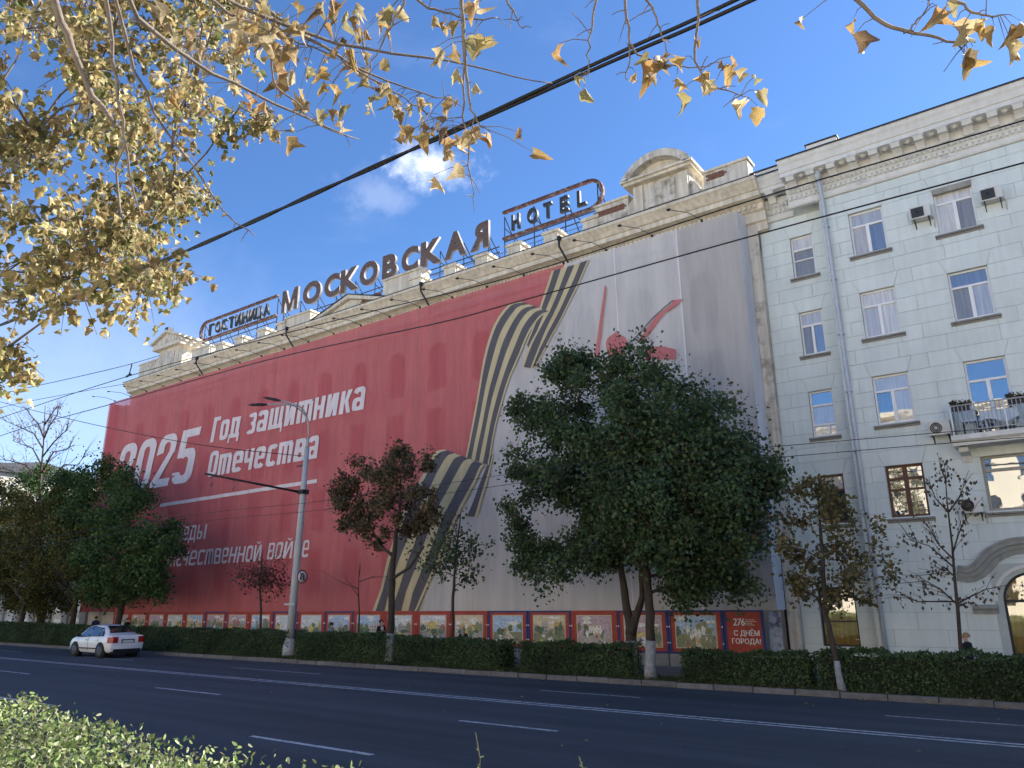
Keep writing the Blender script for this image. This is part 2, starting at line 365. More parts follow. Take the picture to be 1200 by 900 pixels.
# worn pier at the right end, beside the green house
p = MB(); p.box(-7.83, -7.47, 25.32, 25.9, -.4, 15.0); p.build('pier', K['stone2'], hotel)
K['graffiti'] = mat('graffiti_panel', (.42, .46, .55), .8, .1, 3.2, .1, 20, col2=(.04, .045, .09), fac=.55)
p = MB(); p.box(-8.26, -7.86, 24.75, 24.8, -.1, 1.7); p.build('scrawled_panel', K['graffiti'], hotel)
p = MB(); p.box(-8.1, -7.52, 25.2, 25.7, -.4, .55); p.build('pier_base', K['concrete'], hotel)
mb = MB(); mb.tube([(-7.86, 25.26, 15.2), (-7.87, 25.25, 8), (-7.84, 25.25, .2)], .035, 6); mb.build('drain_cable', K['darkmetal'], hotel)
prof = [(25.6, 14.8), (25.36, 14.8), (25.36, 15.1), (25.25, 15.14), (25.25, 15.48), (25.12, 15.54), (25.12, 15.74), (24.95, 15.82), (24.72, 15.86), (24.72, 16.05),
        (24.66, 16.07), (24.56, 16.2), (24.44, 16.32), (24.38, 16.36), (24.38, 16.48), (24.8, 16.56), (25.6, 16.62)]
mb = MB(); mb.sweepx(prof, -50.1, -7.1); mb.build('cornice', K['stone'], hotel)
mb = MB(); x = -50.0
while x < -7.3: mb.box(x, x+.1, 25.03, 25.115, 15.58, 15.72); x += .19
mb.build('dentil_row', K['stone'], hotel, kind='stuff')
mb = MB(); mb.sweepx([(24.36, 16.482), (24.37, 16.52), (25.0, 16.6), (25.0, 16.57)], -50.12, -7.08); mb.build('cornice_flashing', K['roofmetal'], hotel)
# parapet pedestals with caps
for px, py in [(261.3, 414), (284, 407), (311, 399), (334, 389.5), (491.7, 338), (531.7, 326), (568.6, 314.4), (606.7, 300), (650, 285.7), (696, 267)]:
    q = at(px, py, 25.4)
    b = MB(); b.box(q.x-.36, q.x+.36, 25.1, 25.75, 16.6, 17.3); pd = b.build('pedestal', K['stone'], hotel)
    b = MB(); b.box(q.x-.43, q.x+.43, 25.03, 25.82, 17.303, 17.42); b.box(q.x-.39, q.x+.39, 25.07, 25.78, 17.42, 17.47); b.build('pedestal_cap', K['stone'], pd)
# solid parapets
for x0, x1, zt, m in ((-34.0, -31.9, 17.5, 'stone'), (-26.3, -23.7, 17.75, 'stone'), (-13.9, -12.4, 17.75, 'stone2'), (-9.2, -7.5, 17.62, 'stone2'), (-43.3, -41.4, 17.5, 'stone'), (-49.6, -47.2, 17.75, 'stone2')):
    b = MB(); b.box(x0, x1, 25.12, 25.7, 16.6, zt); pp = b.build('parapet', K[m], hotel)
    b = MB(); b.box(x0-.06, x1+.06, 25.05, 25.77, zt+.002, zt+.1); b.build('coping', K['stone'], pp)
for x0, x1, z in ((-14.0, -12.4, 17.3), (-9.1, -8.2, 17.28), (-27.9, -26.4, 17.0)):
    b = MB()
    for k in range(3):
        xx = x0+.09*(k % 2)
        while xx < x1-.2: b.box(xx, xx+.22, 25.085, 25.13, z+k*.085, z+k*.085+.072); xx += .24
    b.build('bare_brick_patch', K['brickbare'], hotel, kind='stuff')
# triangular pediment
b = MB(); b.prism([(-31.4, 16.6), (-26.2, 16.6), (-26.2, 16.7), (-28.75, 17.4), (-31.4, 16.7)], 25.15, 25.7); pdm = b.build('pediment', K['stone'], hotel)
b = MB(); b.prism([(-31.6, 16.65), (-28.75, 17.43), (-26.0, 16.65), (-26.0, 16.82), (-28.75, 17.63), (-31.6, 16.82)], 24.95, 25.72); b.build('raking_cornice', K['stone'], pdm)
b = MB(); b.prism([(-31.65, 16.823), (-28.75, 17.633), (-25.95, 16.823), (-25.95, 16.86), (-28.75, 17.68), (-31.65, 16.86)], 24.9, 25.3); b.build('pediment_flashing', K['roofmetal'], pdm)
# big arched attic
b = MB(); b.box(-12.1, -9.72, 25.0, 26.6, 16.6, 18.0); at1 = b.build('attic', K['stone2'], hotel)
b = MB(); b.box(-11.5, -10.3, 24.95, 25.0, 16.9, 17.85); b.build('attic_panel', K['stone2'], at1)
for x0 in (-12.05, -10.15): b = MB(); b.box(x0, x0+.4, 24.9, 25.0, 16.62, 17.95); b.build('pilaster', K['stone'], at1)
b = MB(); b.box(-12.38, -9.5, 24.7, 26.8, 18.0, 18.12); b.box(-12.46, -9.42, 24.6, 26.9, 18.121, 18.22); b.build('attic_cornice', K['stone'], at1)
def arcpts(cx, cz, r, a0, a1, n): return [(cx+r*math.cos(a0+(a1-a0)*i/n), cz+r*math.sin(a0+(a1-a0)*i/n)) for i in range(n+1)]
cx, hw2, rise = -10.94, 1.5, .85
rr = (hw2*hw2+rise*rise)/(2*rise); a = math.asin(hw2/rr)
outer = arcpts(cx, 18.22+rise-rr, rr, PI/2+a, PI/2-a, 16)
inner = arcpts(cx, 18.22+rise-rr, rr-.3, PI/2+a*.92, PI/2-a*.92, 16)
b = MB()
for i in range(16):
    b.prism([outer[i], outer[i+1], inner[i+1], inner[i]], 24.6, 26.9)
b.build('arched_cornice', K['stone2'], at1)
b = MB(); b.prism([(cx-1.5, 18.221), (cx+1.5, 18.221)]+inner[15:0:-1], 25.0, 26.6) if False else b.prism([(x_, z_) for x_, z_ in inner], 25.0, 26.6); b.build('tympanum', K['stone'], at1)
for s in (-1, 1):
    b = MB(); b.prism([(cx+s*1.19, 16.6), (cx+s*1.85, 16.6), (cx+s*1.8, 16.95), (cx+s*1.55, 17.1), (cx+s*1.4, 17.45), (cx+s*1.19, 17.6)], 25.1, 25.6); b.build('scroll', K['stone2'], at1)
# left attic with gable
b = MB(); b.box(-46.9, -44.6, 24.95, 26.4, 16.6, 18.2); at2 = b.build('attic', K['stone'], hotel)
b = MB(); b.box(-46.5, -45.0, 24.9, 24.95, 16.9, 17.95); b.build('attic_panel', K['stone2'], at2)
for x0 in (-47.3, -44.62): b = MB(); b.box(x0, x0+.42, 25.0, 25.9, 16.6, 17.7); b.build('side_pier', K['stone'], at2)
b = MB(); b.box(-47.3, -44.2, 24.65, 26.6, 18.2, 18.42); b.build('attic_cornice', K['stone'], at2)
b = MB(); b.prism([(-47.4, 18.42), (-44.1, 18.42), (-44.1, 18.6), (-45.75, 19.2), (-47.4, 18.6)], 24.75, 26.5); b.build('gable', K['stone2'], at2)
b = MB(); b.prism([(-47.5, 18.6), (-45.75, 19.2), (-44.0, 18.6), (-44.0, 18.75), (-45.75, 19.38), (-47.5, 18.75)], 24.55, 26.65); b.build('gable_cornice', K['stone'], at2)
b = MB(); b.box(-45.95, -45.55, 24.6, 25.0, 19.3, 19.55); b.build('finial', K['roofmetal'], at2)
# gutter outlets crossing the cornice
for px, py in ((230, 425), (335, 395), (493, 345), (655, 278)):
    q = at(px, py, 24.3)
    b = MB(); b.box(q.x-.07, q.x+.07, 24.24, 24.4, 16.38, 16.55); do = b.build('downspout', K['darkmetal'], hotel)
    b = MB(); b.tube([(q.x, 24.28, 16.4), (q.x, 24.3, 16.1), (q.x+.15, 24.7, 15.5), (q.x+.15, 24.8, 15.1)], .045, 6); b.build('pipe', K['darkmetal'], do)
# roof railing behind the pedestals
b = MB(); segs = [(-41.3, -34.0), (-23.6, -13.9)]
for x0, x1 in segs:
    for z in (16.85, 17.62): b.tube([(x0, 25.9, z), (x1, 25.9, z)], .02, 4)
    xx = x0
    while xx <= x1: b.tube([(xx, 25.9, 16.6), (xx, 25.9, 17.62)], .011, 3, cap=False); xx += .17
tag(b.build('roof_railing', K['railblue'], hotel), kind='stuff')
# cornice floodlights leaning out over the banner
fl = None
lab = 'small floodlight on a thin arm over the top edge of the banner'
x = -51.2; fk = 0
ORD = ['first', 'second', 'third', 'fourth', 'fifth', 'sixth', 'seventh', 'eighth', 'ninth', 'tenth', 'eleventh', 'twelfth', 'thirteenth', 'fourteenth', 'fifteenth', 'sixteenth', 'seventeenth', 'eighteenth', 'nineteenth', 'twentieth', 'twenty-first', 'twenty-second', 'twenty-third']
while x < -8.2:
    L0 = Vector((x, 24.55, 15.46))
    if fl is None:
        fl = thing('floodlight', lab, 'floodlight', L0, 'floodlights along the top of the banner')
        b = MB(); b.tube([L0, L0+Vector((-.3, -.5, .18)), L0+Vector((-.75, -1.0, .22))], .014, 4); b.box(x-.035, x+.035, 24.52, 24.6, 15.4, 15.48); b.build('arm', K['darkmetal'], fl)
        b = MB(); h = L0+Vector((-.8, -1.06, .22)); b.box(h.x-.07, h.x+.06, h.y-.05, h.y+.05, h.z-.03, h.z+.025); b.build('lamp_head', K['darkmetal'], fl)
        fl['label'] = 'leftmost small floodlight on a thin arm over the top edge of the banner'
    else: copy_tree(fl, loc=L0)['label'] = f'small floodlight on a thin arm, {ORD[fk]} from the left along the banner top'
    fk += 1
    x += 2.0
# ------------------------------------------------------------------ the banner
YB = 24.6
def disp(x, z):
    w = .02*math.sin(2.39*x+.3*math.sin(z*.7))+.012*math.sin(5.3*x+1.1*z)
    k = max(0, min(1, (6-z)/4.5))
    w += k*(.10*math.sin(1.55*x+1.15*z+.6*math.sin(x*.37))+.05*math.sin(3.1*x-.8*z+1.3)+.03*math.sin(4.6*x+1.9*z))
    return w
def cloth_mat(name, col, thru):
    m = mat(name, col, .75, .11, .9, .0, spec=.2, stretch=(2.2, 1, .22))
    t = m.node_tree; N = t.nodes.new; L = t.links.new; b = t.nodes['Principled BSDF']
    co = N('ShaderNodeTexCoord'); mpn = N('ShaderNodeMapping'); mpn.inputs['Scale'].default_value = (1.2, 1, .32); mpn.inputs['Rotation'].default_value = (0, .35, 0)
    L(co.outputs['Object'], mpn.inputs['Vector']); n = N('ShaderNodeTexNoise'); n.inputs['Scale'].default_value = 1.6; n.inputs['Detail'].default_value = 5; L(mpn.outputs[0], n.inputs['Vector'])
    bp = N('ShaderNodeBump'); bp.inputs['Strength'].default_value = .9; bp.inputs['Distance'].default_value = .16; L(n.outputs['Fac'], bp.inputs['Height']); L(bp.outputs[0], b.inputs['Normal'])
    if thru:
        tr = N('ShaderNodeBsdfTransparent'); mx = N('ShaderNodeMixShader'); mx.inputs[0].default_value = thru
        L(b.outputs[0], mx.inputs[1]); L(tr.outputs[0], mx.inputs[2]); L(mx.outputs[0], t.nodes['Material Output'].inputs['Surface'])
    return m
K['bred'] = cloth_mat('banner_red_mesh', (.54, .125, .132), .25)
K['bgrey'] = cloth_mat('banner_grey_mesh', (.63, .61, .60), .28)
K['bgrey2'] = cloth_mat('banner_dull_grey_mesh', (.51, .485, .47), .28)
K['bwhite'] = cloth_mat('banner_white_print', (.64, .58, .59), 0)
K['bblack'] = cloth_mat('ribbon_black_print', (.10, .096, .105), 0)
K['bcream'] = cloth_mat('ribbon_cream_print', (.50, .43, .26), 0)
K['bseam'] = cloth_mat('seam_red_print', (.55, .2, .2), .35)
K['bseamw'] = cloth_mat('seam_white_print', (.7, .7, .73), .2)
K['bcrane'] = cloth_mat('crane_print', (.52, .17, .17), .1)
banner = thing('banner', 'giant red and grey building wrap with white 2025 lettering and striped ribbon', 'banner', (-30, YB, 1.7))
def sheet(name, polys, m, off, parent=banner, cell=None, holes=None):
    bm = bmesh.new()
    for poly in polys:
        vs = [bm.verts.new((x, 0, z)) for x, z in poly]
        try: bm.faces.new(vs)
        except ValueError: pass
    bmesh.ops.triangulate(bm, faces=bm.faces)
    return sheet_bm(name, bm, m, off, parent, cell)
def sheet_bm(name, bm, m, off, parent, cell):
    xs = [v.co.x for v in bm.verts]; zs = [v.co.z for v in bm.verts]
    if cell:
      for k in range(math.ceil(min(xs)/cell), math.floor(max(xs)/cell)+1):
        bmesh.ops.bisect_plane(bm, geom=bm.verts[:]+bm.edges[:]+bm.faces[:], plane_co=(k*cell, 0, 0), plane_no=(1, 0, 0), dist=1e-4)
      for k in range(math.ceil(min(zs)/cell), math.floor(max(zs)/cell)+1):
        bmesh.ops.bisect_plane(bm, geom=bm.verts[:]+bm.edges[:]+bm.faces[:], plane_co=(0, 0, k*cell), plane_no=(0, 0, 1), dist=1e-4)
    o0 = root_loc(parent)
    for v in bm.verts: v.co = Vector((v.co.x-o0.x, YB+disp(v.co.x, v.co.z)-off-v.co.y-o0.y, v.co.z-o0.z))
    bm.normal_update()
    for f in bm.faces:
        f.smooth = True
        if f.normal.y > 0: f.normal_flip()
    me = bpy.data.meshes.new(name); bm.to_mesh(me); bm.free(); me.materials.append(m)
    return link_mesh(name, me, parent)
def B(px, py): q = at(px, py, YB); return (q.x, q.z)
ZT, ZB_ = 15.42, 1.74
bound = [B(662, 316), B(640, 372), B(602, 400), B(582, 440), B(560, 540), B(525, 560), B(480, 640)]
xt, xb = bound[0][0], B(458, 712)[0]
bz_ = [ZB_]+[q[1] for q in bound[::-1]][:-1]+[ZT]; bxx = [xb]+[q[0] for q in bound[::-1]]
def field(name, xl, xr, m, nx):               # a cloth sheet between two edges given as functions of height
    nz = 48; V = []
    for k in range(nz+1):
        z = ZB_+(ZT-ZB_)*k/nz; a, b = xl(z), xr(z)
        for q in range(nx+1): x = a+(b-a)*q/nx; V.append((x, YB+disp(x, z), z))
    f = MB(); f.add(V, [(k*(nx+1)+q, k*(nx+1)+q+1, (k+1)*(nx+1)+q+1, (k+1)*(nx+1)+q) for k in range(nz) for q in range(nx)], 0, True); return f.build(name, m, banner)
bnd = lambda z: float(np.interp(z, bz_, bxx))
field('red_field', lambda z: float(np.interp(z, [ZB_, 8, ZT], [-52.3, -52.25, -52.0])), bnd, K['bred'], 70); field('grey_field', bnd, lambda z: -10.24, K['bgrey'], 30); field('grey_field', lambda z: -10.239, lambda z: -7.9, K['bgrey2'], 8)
r = MB(); n = 12
for i in range(n):
    z0, z1 = ZB_+(ZT-ZB_)*i/n, ZB_+(ZT-ZB_)*(i+1)/n
    r.add([(-7.9, YB+disp(-7.9, z0), z0), (-7.82, 25.28, z0), (-7.82, 25.28, z1), (-7.9, YB+disp(-7.9, z1), z1)], [(0, 1, 2, 3)])
r.build('side_return', K['bseamw'], banner)
r = MB(); r.add([(-52.25, YB+.08, ZB_), (-52.2, 25.6, ZB_), (-51.95, 25.6, ZT), (-51.95, YB+.08, ZT)], [(0, 1, 2, 3)]); r.build('side_return', K['red'], banner)  # left return added to block sky light showing through the mesh
x = -12.87-2.63*14
while x < -8:
    w_ = .03 if x > xt else .018
    zlo = ZB_+.01 if x > xt or x < xb-.5 else float(np.interp(x, bxx, bz_))
    zs_ = [zlo+(ZT-.01-zlo)*q/24 for q in range(25)]
    sheet('seam', [[(x-w_, zs_[q]), (x+w_, zs_[q]), (x+w_, zs_[q+1]), (x-w_, zs_[q+1])] for q in range(24)], K['bseamw'] if x > xt else K['bseam'], .02)
    x += 2.63
# ribbon: strips between a left and a right edge, cut lengthwise into bands
BANDS = [(0, .07, 'bcream'), (.07, .26, 'bblack'), (.26, .42, 'bcream'), (.42, .60, 'bblack'), (.60, .76, 'bcream'), (.76, .95, 'bblack'), (.95, 1, 'bcream')]
def resample(pts, n):
    pts = [np.array(p, float) for p in pts]; out_ = []
    for i in range(n+1):
        t = i/n*(len(pts)-1); k = min(int(t), len(pts)-2); u = t-k
        p0, p1, p2, p3 = pts[max(k-1, 0)], pts[k], pts[k+1], pts[min(k+2, len(pts)-1)]
        out_.append(.5*((2*p1)+(-p0+p2)*u+(2*p0-5*p1+4*p2-p3)*u*u+(-p0+3*p1-3*p2+p3)*u**3))
    return out_
def ribbon(left, right, off, bands=BANDS, zclip=None):
    n = 18; l = resample([B(*p) for p in left], n); r_ = resample([B(*p) for p in right], n)
    for a, b_, mname in bands:
        polys = []
        for i in range(n):
            q = [l[i]+(r_[i]-l[i])*a, l[i]+(r_[i]-l[i])*b_, l[i+1]+(r_[i+1]-l[i+1])*b_, l[i+1]+(r_[i+1]-l[i+1])*a]
            polys.append([(p_[0], min(max(p_[1], ZB_), ZT)) for p_ in q])
        sheet('ribbon_stripe', polys, K[mname], off)
ribbon([(647, 318), (633, 363), (618, 402)], [(692, 305), (668, 355), (628, 432)], .05)
ribbon([(640, 372), (624, 400), (612, 430)], [(652, 366), (638, 398), (625, 432)], .056, [(0, .2, 'bcream'), (.2, .85, 'bblack'), (.85, 1, 'bcream')])
ribbon([(576, 535), (562, 570), (548, 605)], [(580, 530), (572, 566), (560, 606)], .05, [(0, .7, 'bblack'), (.7, 1, 'bcream')])
ribbon([(612, 354), (596, 358), (581, 380), (571, 408), (562, 455), (554, 500), (546, 536)], [(646, 366), (636, 371), (624, 386), (611, 414), (595, 452), (583, 497), (574, 545)], .062)
ribbon([(522, 527), (512, 530), (503, 543), (492, 565), (473, 603), (437, 716)], [(570, 545), (566, 549), (560, 562), (548, 584), (529, 625), (492, 716)], .072)
def Cr(x, y): return B(640+x/4.286, 270+y/4.286)
for nm, pts in (('crane_tower', [(298, 275), (307, 290), (268, 640), (246, 640)]), ('crane_jib', [(692, 346), (660, 378), (600, 420), (490, 560), (462, 562), (560, 430), (632, 372), (640, 352)]),
                ('crane_cab', [(306, 590), (304, 568), (312, 546), (326, 532), (338, 522), (352, 512), (366, 516), (372, 528), (386, 530), (400, 540), (404, 552), (412, 560), (405, 580), (396, 600), (384, 640), (322, 640)]), ('crane_house', [(500, 590), (590, 584), (655, 600), (655, 650), (500, 650)])):
    sheet(nm, [[Cr(*p) for p in pts]], K['bcrane'], .06)
b = MB(); ln = [Cr(x_, y_) for x_, y_ in ((370, 610), (450, 540), (540, 440), (600, 385), (640, 350))]
sheet('crane_cable', [[ln[i], ln[i+1], (ln[i+1][0], ln[i+1][1]-.05), (ln[i][0], ln[i][1]-.05)] for i in range(4)], K['bblack'], .066)

# ------------------------------------------------------------------ lettering
def glyphs(txt, off=0., extr=0.):            # outline text as a mesh in XZ units of one em
    cu = bpy.data.curves.new('lettering', 'FONT'); cu.body = txt; cu.size = 50; cu.offset = off*50; cu.extrude = extr*50; cu.resolution_u = 5
    o = bpy.data.objects.new('lettering', cu); COL.objects.link(o)
    dg = bpy.context.evaluated_depsgraph_get(); me = bpy.data.meshes.new_from_object(o.evaluated_get(dg))
    bpy.data.objects.remove(o); bpy.data.curves.remove(cu); me.transform(Matrix.Scale(.02, 4))
    return me
def line(txt, x0, x1, z0, cap, shear, m, off, weight=.0, parent=banner, spread=.0, capref=None, flat=None, tall=.8):
    """text line: left edge x0, right edge x1, baseline z0, height of a capital cap; flat = y of a stiff board"""
    me = glyphs(txt, weight)
    bm = bmesh.new(); bm.from_mesh(me); bpy.data.meshes.remove(me)
    ys = [v.co.y for v in bm.verts]; xs = [v.co.x for v in bm.verts]
    sx = (x1-x0)/(max(xs)-min(xs)); sy = cap/((capref or .73)); mn = min(xs)
    xh, c0 = .56, (capref or .73)
    for v in bm.verts:
        g_ = v.co.y
        if tall and g_ > 0: g_ = g_*(tall*c0/xh) if g_ < xh else tall*c0+(g_-xh)*(c0-tall*c0)/(c0-xh)
        z = g_*sy; v.co = Vector((x0+(v.co.x-mn)*sx+shear*z, 0, z0+z))
    if spread:
        src = bm.copy(); me2 = bpy.data.meshes.new('t'); 
        for k, s in ((1, -spread), (2, spread), (3, -spread/2), (4, spread/2)):
            src.to_mesh(me2); me2.transform(Matrix.Translation((s, .004*k, 0))); bm.from_mesh(me2)
        src.free(); bpy.data.meshes.remove(me2)
    if flat is not None:
        o0 = root_loc(parent)
        for v in bm.verts: v.co = Vector((v.co.x-o0.x, flat-v.co.y-o0.y, v.co.z-o0.z))
        me = bpy.data.meshes.new('lettering'); bm.to_mesh(me); bm.free(); me.materials.append(m); return link_mesh('lettering', me, parent)
    o0 = root_loc(parent)
    for v in bm.verts: v.co = Vector((v.co.x-o0.x, YB-.1-v.co.y-o0.y, v.co.z-o0.z))
    me = bpy.data.meshes.new('lettering'); bm.to_mesh(me); bm.free(); me.materials.append(m); return link_mesh('lettering', me, parent)
# narrow slanted poster alphabet: every letter is a few strokes, heights in capitals
def rring(x0, x1, z0, z1, t, h, r=.16, sel=None, n=5):
    """rounded-box ring as quads; sel keeps the part between two fractions of the way round (from the right, anticlockwise)"""
    def path(x0, x1, z0, z1, r):
        r = max(.01, min(r, (x1-x0)/2-.001, (z1-z0)/2-.001)); P = [(x1, (z0+z1)/2)]
        for cx, cz, a in ((x1-r, z1-r, 0), (x0+r, z1-r, 90), (x0+r, z0+r, 180), (x1-r, z0+r, 270)):
            P += [(cx+r*math.cos(math.radians(a+90*k/n)), cz+r*math.sin(math.radians(a+90*k/n))) for k in range(n+1)]
        return P+[P[0]]
    o, i_ = path(x0, x1, z0, z1, r), path(x0+t, x1-t, z0+h, z1-h, r-.07); L = len(o)-1
    a, b = sel or (0, 1); return [[o[k], o[k+1], i_[k+1], i_[k]] for k in range(L) if a <= (k+.5)/L <= b]
def bar(x0, x1, z0, z1): return [[(x0, z0), (x1, z0), (x1, z1), (x0, z1)]]
def slope(x0, z0, x1, z1, t): return [[(x0, z0), (x0+t, z0), (x1+t, z1), (x1, z1)]]
def glyph(c, t, h, X=.8):
    w = .55; m_ = (w-t)/2
    L_, R_ = lambda z0=0, z1=X: bar(0, t, z0, z1), lambda z0=0, z1=X: bar(w-t, w, z0, z1)
    if c == ' ': return .3, []
    if c == 'Г': return .46, [bar(0, t, 0, 1), bar(0, .46, 1-h, 1)]
    if c == 'П': return w, [bar(0, t, 0, 1), bar(w-t, w, 0, 1), bar(0, w, 1-h, 1)]
    if c in 'О0': return w, [rring(0, w, 0, 1, t, h, .2)]
    if c == 'о': return w, [rring(0, w, 0, X, t, h)]
    if c == 'с': return w*.95, [rring(0, w, 0, X, t, h, .16, (.10, .92))]
    if c == 'е': return w, [rring(0, w, 0, X, t, h, .16, (0, .9)), bar(t*.5, w, X*.42, X*.42+h*.8)]
    if c == 'а': return w, [bar(w-t, w, 0, X-.12), rring(0, w, 0, X*.56, t, h*.85, .14), rring(0, w, .22, X, t, h, .16, (.0, .46))]
    if c == 'з': return w*.92, [rring(0, w*.92, X*.44, X, t, h*.85, .14, (.0, .44)), rring(0, w*.92, X*.46, X, t, h*.85, .14, (.80, 1)), rring(0, w*.92, 0, X*.56, t, h*.85, .14, (0, .22)), rring(0, w*.92, 0, X*.56, t, h*.85, .14, (.56, 1)), bar(w*.35, w*.75, X*.44, X*.58)]
    if c == 'д': return w*1.08, [bar(.06, .06+t, h, X), bar(w-t, w, h, X), bar(.06, w, X-h, X), bar(-.03, w+.06, 0, h), bar(-.03, .07, -.17, 0), bar(w-.04, w+.06, -.17, 0)]
    if c == 'и': return w*1.02, [L_(), R_(), slope(t*.3, 0, w-t*1.3, X, t)]
    if c == 'й': return w*1.02, [L_(), R_(), slope(t*.3, 0, w-t*1.3, X, t), rring(.13, w-.10, X+.07, X+.27, .05, .06, .1, (.5, 1))]
    if c == 'н': return w, [L_(), R_(), bar(0, w, X*.42, X*.42+h)]
    if c == 'к': return w, [L_(), slope(t*.8, X*.45, w-t, X, t*1.05), slope(w-t*.9, 0, t*.9, X*.6, t*1.05)]
    if c == 'т': return w*1.42, [bar(0, t, 0, X), bar(w*.71-t/2, w*.71+t/2, 0, X), bar(w*1.42-t, w*1.42, 0, X-.08), bar(0, w*1.42-.07, X-h, X)]
    if c == 'щ': return w*1.5, [bar(0, t, 0, X), bar(w*.71-t/2, w*.71+t/2, 0, X), bar(w*1.42-t, w*1.42, 0, X), bar(0, w*1.5, 0, h), bar(w*1.42-.04, w*1.5, -.17, 0)]
    if c == 'ч': return w, [R_(), bar(0, t, X*.45, X), bar(.03, w, X*.36, X*.36+h)]
    if c == 'в': return w, [L_(), rring(0, w*.95, X*.44, X, t, h*.85, .13), rring(0, w, 0, X*.56, t, h*.85, .13)]
    if c == 'б': return w, [rring(0, w, 0, X*.85, t, h, .16), bar(0, t, .3, .9), bar(.04, w, 1-h*.9, 1), bar(0, .12, .82, .96)]
    if c == 'ы': return w*1.35, [L_(), rring(0, w*.85, 0, X*.56, t, h*.85, .13), bar(w*1.35-t, w*1.35, 0, X)]
    if c == '2': return w, [rring(0, w, .42, 1, t, h, .2, (.0, .5)), bar(w-t, w, .62, .75), slope(0, h*.6, w-t, .66, t), bar(0, w, 0, h)]
    if c == '5': return w, [bar(.05, w, 1-h, 1), bar(.04, .04+t*.85, .48, 1), rring(0, w, 0, .64, t, h, .18, (0, .40)), rring(0, w, 0, .64, t, h, .18, (.55, 1)), bar(0, t, .17, .22)]
    return w, []
def poster(txt, x0, x1, z0, cap, shear, t, h, gap=.1):
    adv, parts = 0, []
    for c in txt:
        w, st = glyph(c, t, h); parts.append((adv, st)); adv += w+gap
    sxx = (x1-x0-shear*cap)/(adv-gap); me_ = MB(); lay = 0
    for off, st in parts:
        for q, strokes in enumerate(st):
            for poly in strokes: pl_ = [(x0+(off+px_)*sxx+shear*pz_*cap, z0+pz_*cap) for px_, pz_ in poly]; me_.add([(X_, YB+disp(X_, Z_)-.035-.003*q, Z_) for X_, Z_ in pl_], [(0, 1, 2, 3)])
    return me_.build('lettering', K['bwhite'], banner)
bx = lambda px_, py_: B(px_, py_)[0]
poster('2025', -50.0, -40.4, 8.95, 3.2, .2, .19, .15, .07)
poster('Год', -39.4, bx(284, 492), 11.05, 1.45, .13, .2, .16); poster('защитника', bx(289, 510), -26.55, 11.05, 1.45, .13, .2, .16)
poster('Отечества', -39.4, -29.75, 9.05, 1.45, .13, .2, .16)
zs_ = [(-44.0+14.2*q/20) for q in range(21)]
sheet('underline', [[(zs_[q], 7.73+.0035*q), (zs_[q+1], 7.73+.0035*q), (zs_[q+1], 7.92+.0035*q), (zs_[q], 7.92+.0035*q)] for q in range(20)], K['bwhite'], .05)
poster('Победы', -43.3, -38.85, 5.6, 1.0, .13, .135, .12, .12); poster('Отечественной', -43.2, bx(308, 645), 4.2, 1.02, .13, .135, .12, .12); poster('войне', bx(313, 660), -30.0, 4.25, 1.02, .13, .135, .12, .12)

# ------------------------------------------------------------------ rooftop signs
def letter3d(ch_, x0, x1, z0, z1, y, depth, face, side, parent, wt=.05):
    if ch_ == 'М':
        P = [(0, 0), (.2, 0), (.2, .62), (.42, 0), (.58, 0), (.8, .62), (.8, 0), (1, 0), (1, 1), (.76, 1), (.5, .3), (.24, 1), (0, 1)]
        b = MB(); b.prism([(x0+u*(x1-x0), z0+v*(z1-z0)) for u, v in P], y-depth/2, y+depth/2); b.m = [0, 0]+[1]*(len(b.f)-2)
        return b.build('letter', [face, side], parent)
    mirror = ch_ == 'Я'; ch = {'Я': 'R', 'М': 'M', 'О': 'O', 'С': 'C', 'К': 'K', 'В': 'B', 'А': 'A', 'Т': 'T', 'Н': 'H'}.get(ch_, ch_)
    me = glyphs(ch, wt, .1)
    if mirror:
        for v in me.vertices: v.co.x = -v.co.x
    xs = [v.co.x for v in me.vertices]; ys = [v.co.y for v in me.vertices]; o0 = root_loc(parent)
    y0g = min(ys) if ch != 'Ц' else 0
    for v in me.vertices:
        X = x0+(v.co.x-min(xs))/(max(xs)-min(xs))*(x1-x0); Z = z0+(v.co.y-y0g)/(max(ys)-y0g)*(z1-z0); Y = y-v.co.z/.1*depth/2
        v.co = Vector((X-o0.x, Y-o0.y, Z-o0.z))
    me.materials.clear(); me.materials.append(face); me.materials.append(side); me.update()
    for p_ in me.polygons: p_.material_index = 0 if abs(p_.normal.y) > .6 else 1
    me.name = 'letter'
    return link_mesh('letter', me, parent)
YS = 26.3
def sx(px, py): return at(px, py, YS).x
s1 = thing('rooftop_sign', 'large rooftop letters МОСКОВСКАЯ in weathered brown metal', 'sign', (-28, YS, 16.6))
spans = [(331.5, 349.5), (356, 376.5), (381, 398.5), (400, 421), (422.5, 443.5), (449, 466), (471.5, 491), (494, 518.5), (522, 547), (552, 573.5)]
for ch, (a_, b_) in zip('МОСКОВСКАЯ', spans):
    t_ = (a_-331)/(577-331); yb, yt = 367+(290-367)*t_, 342+(258-342)*t_
    ym = (yb+yt)/2
    letter3d(ch, sx(a_, ym), sx(b_, ym), 18.70-.3*t_, 20.1-.3*t_, YS, .14, K['signface'], K['signside'], s1)
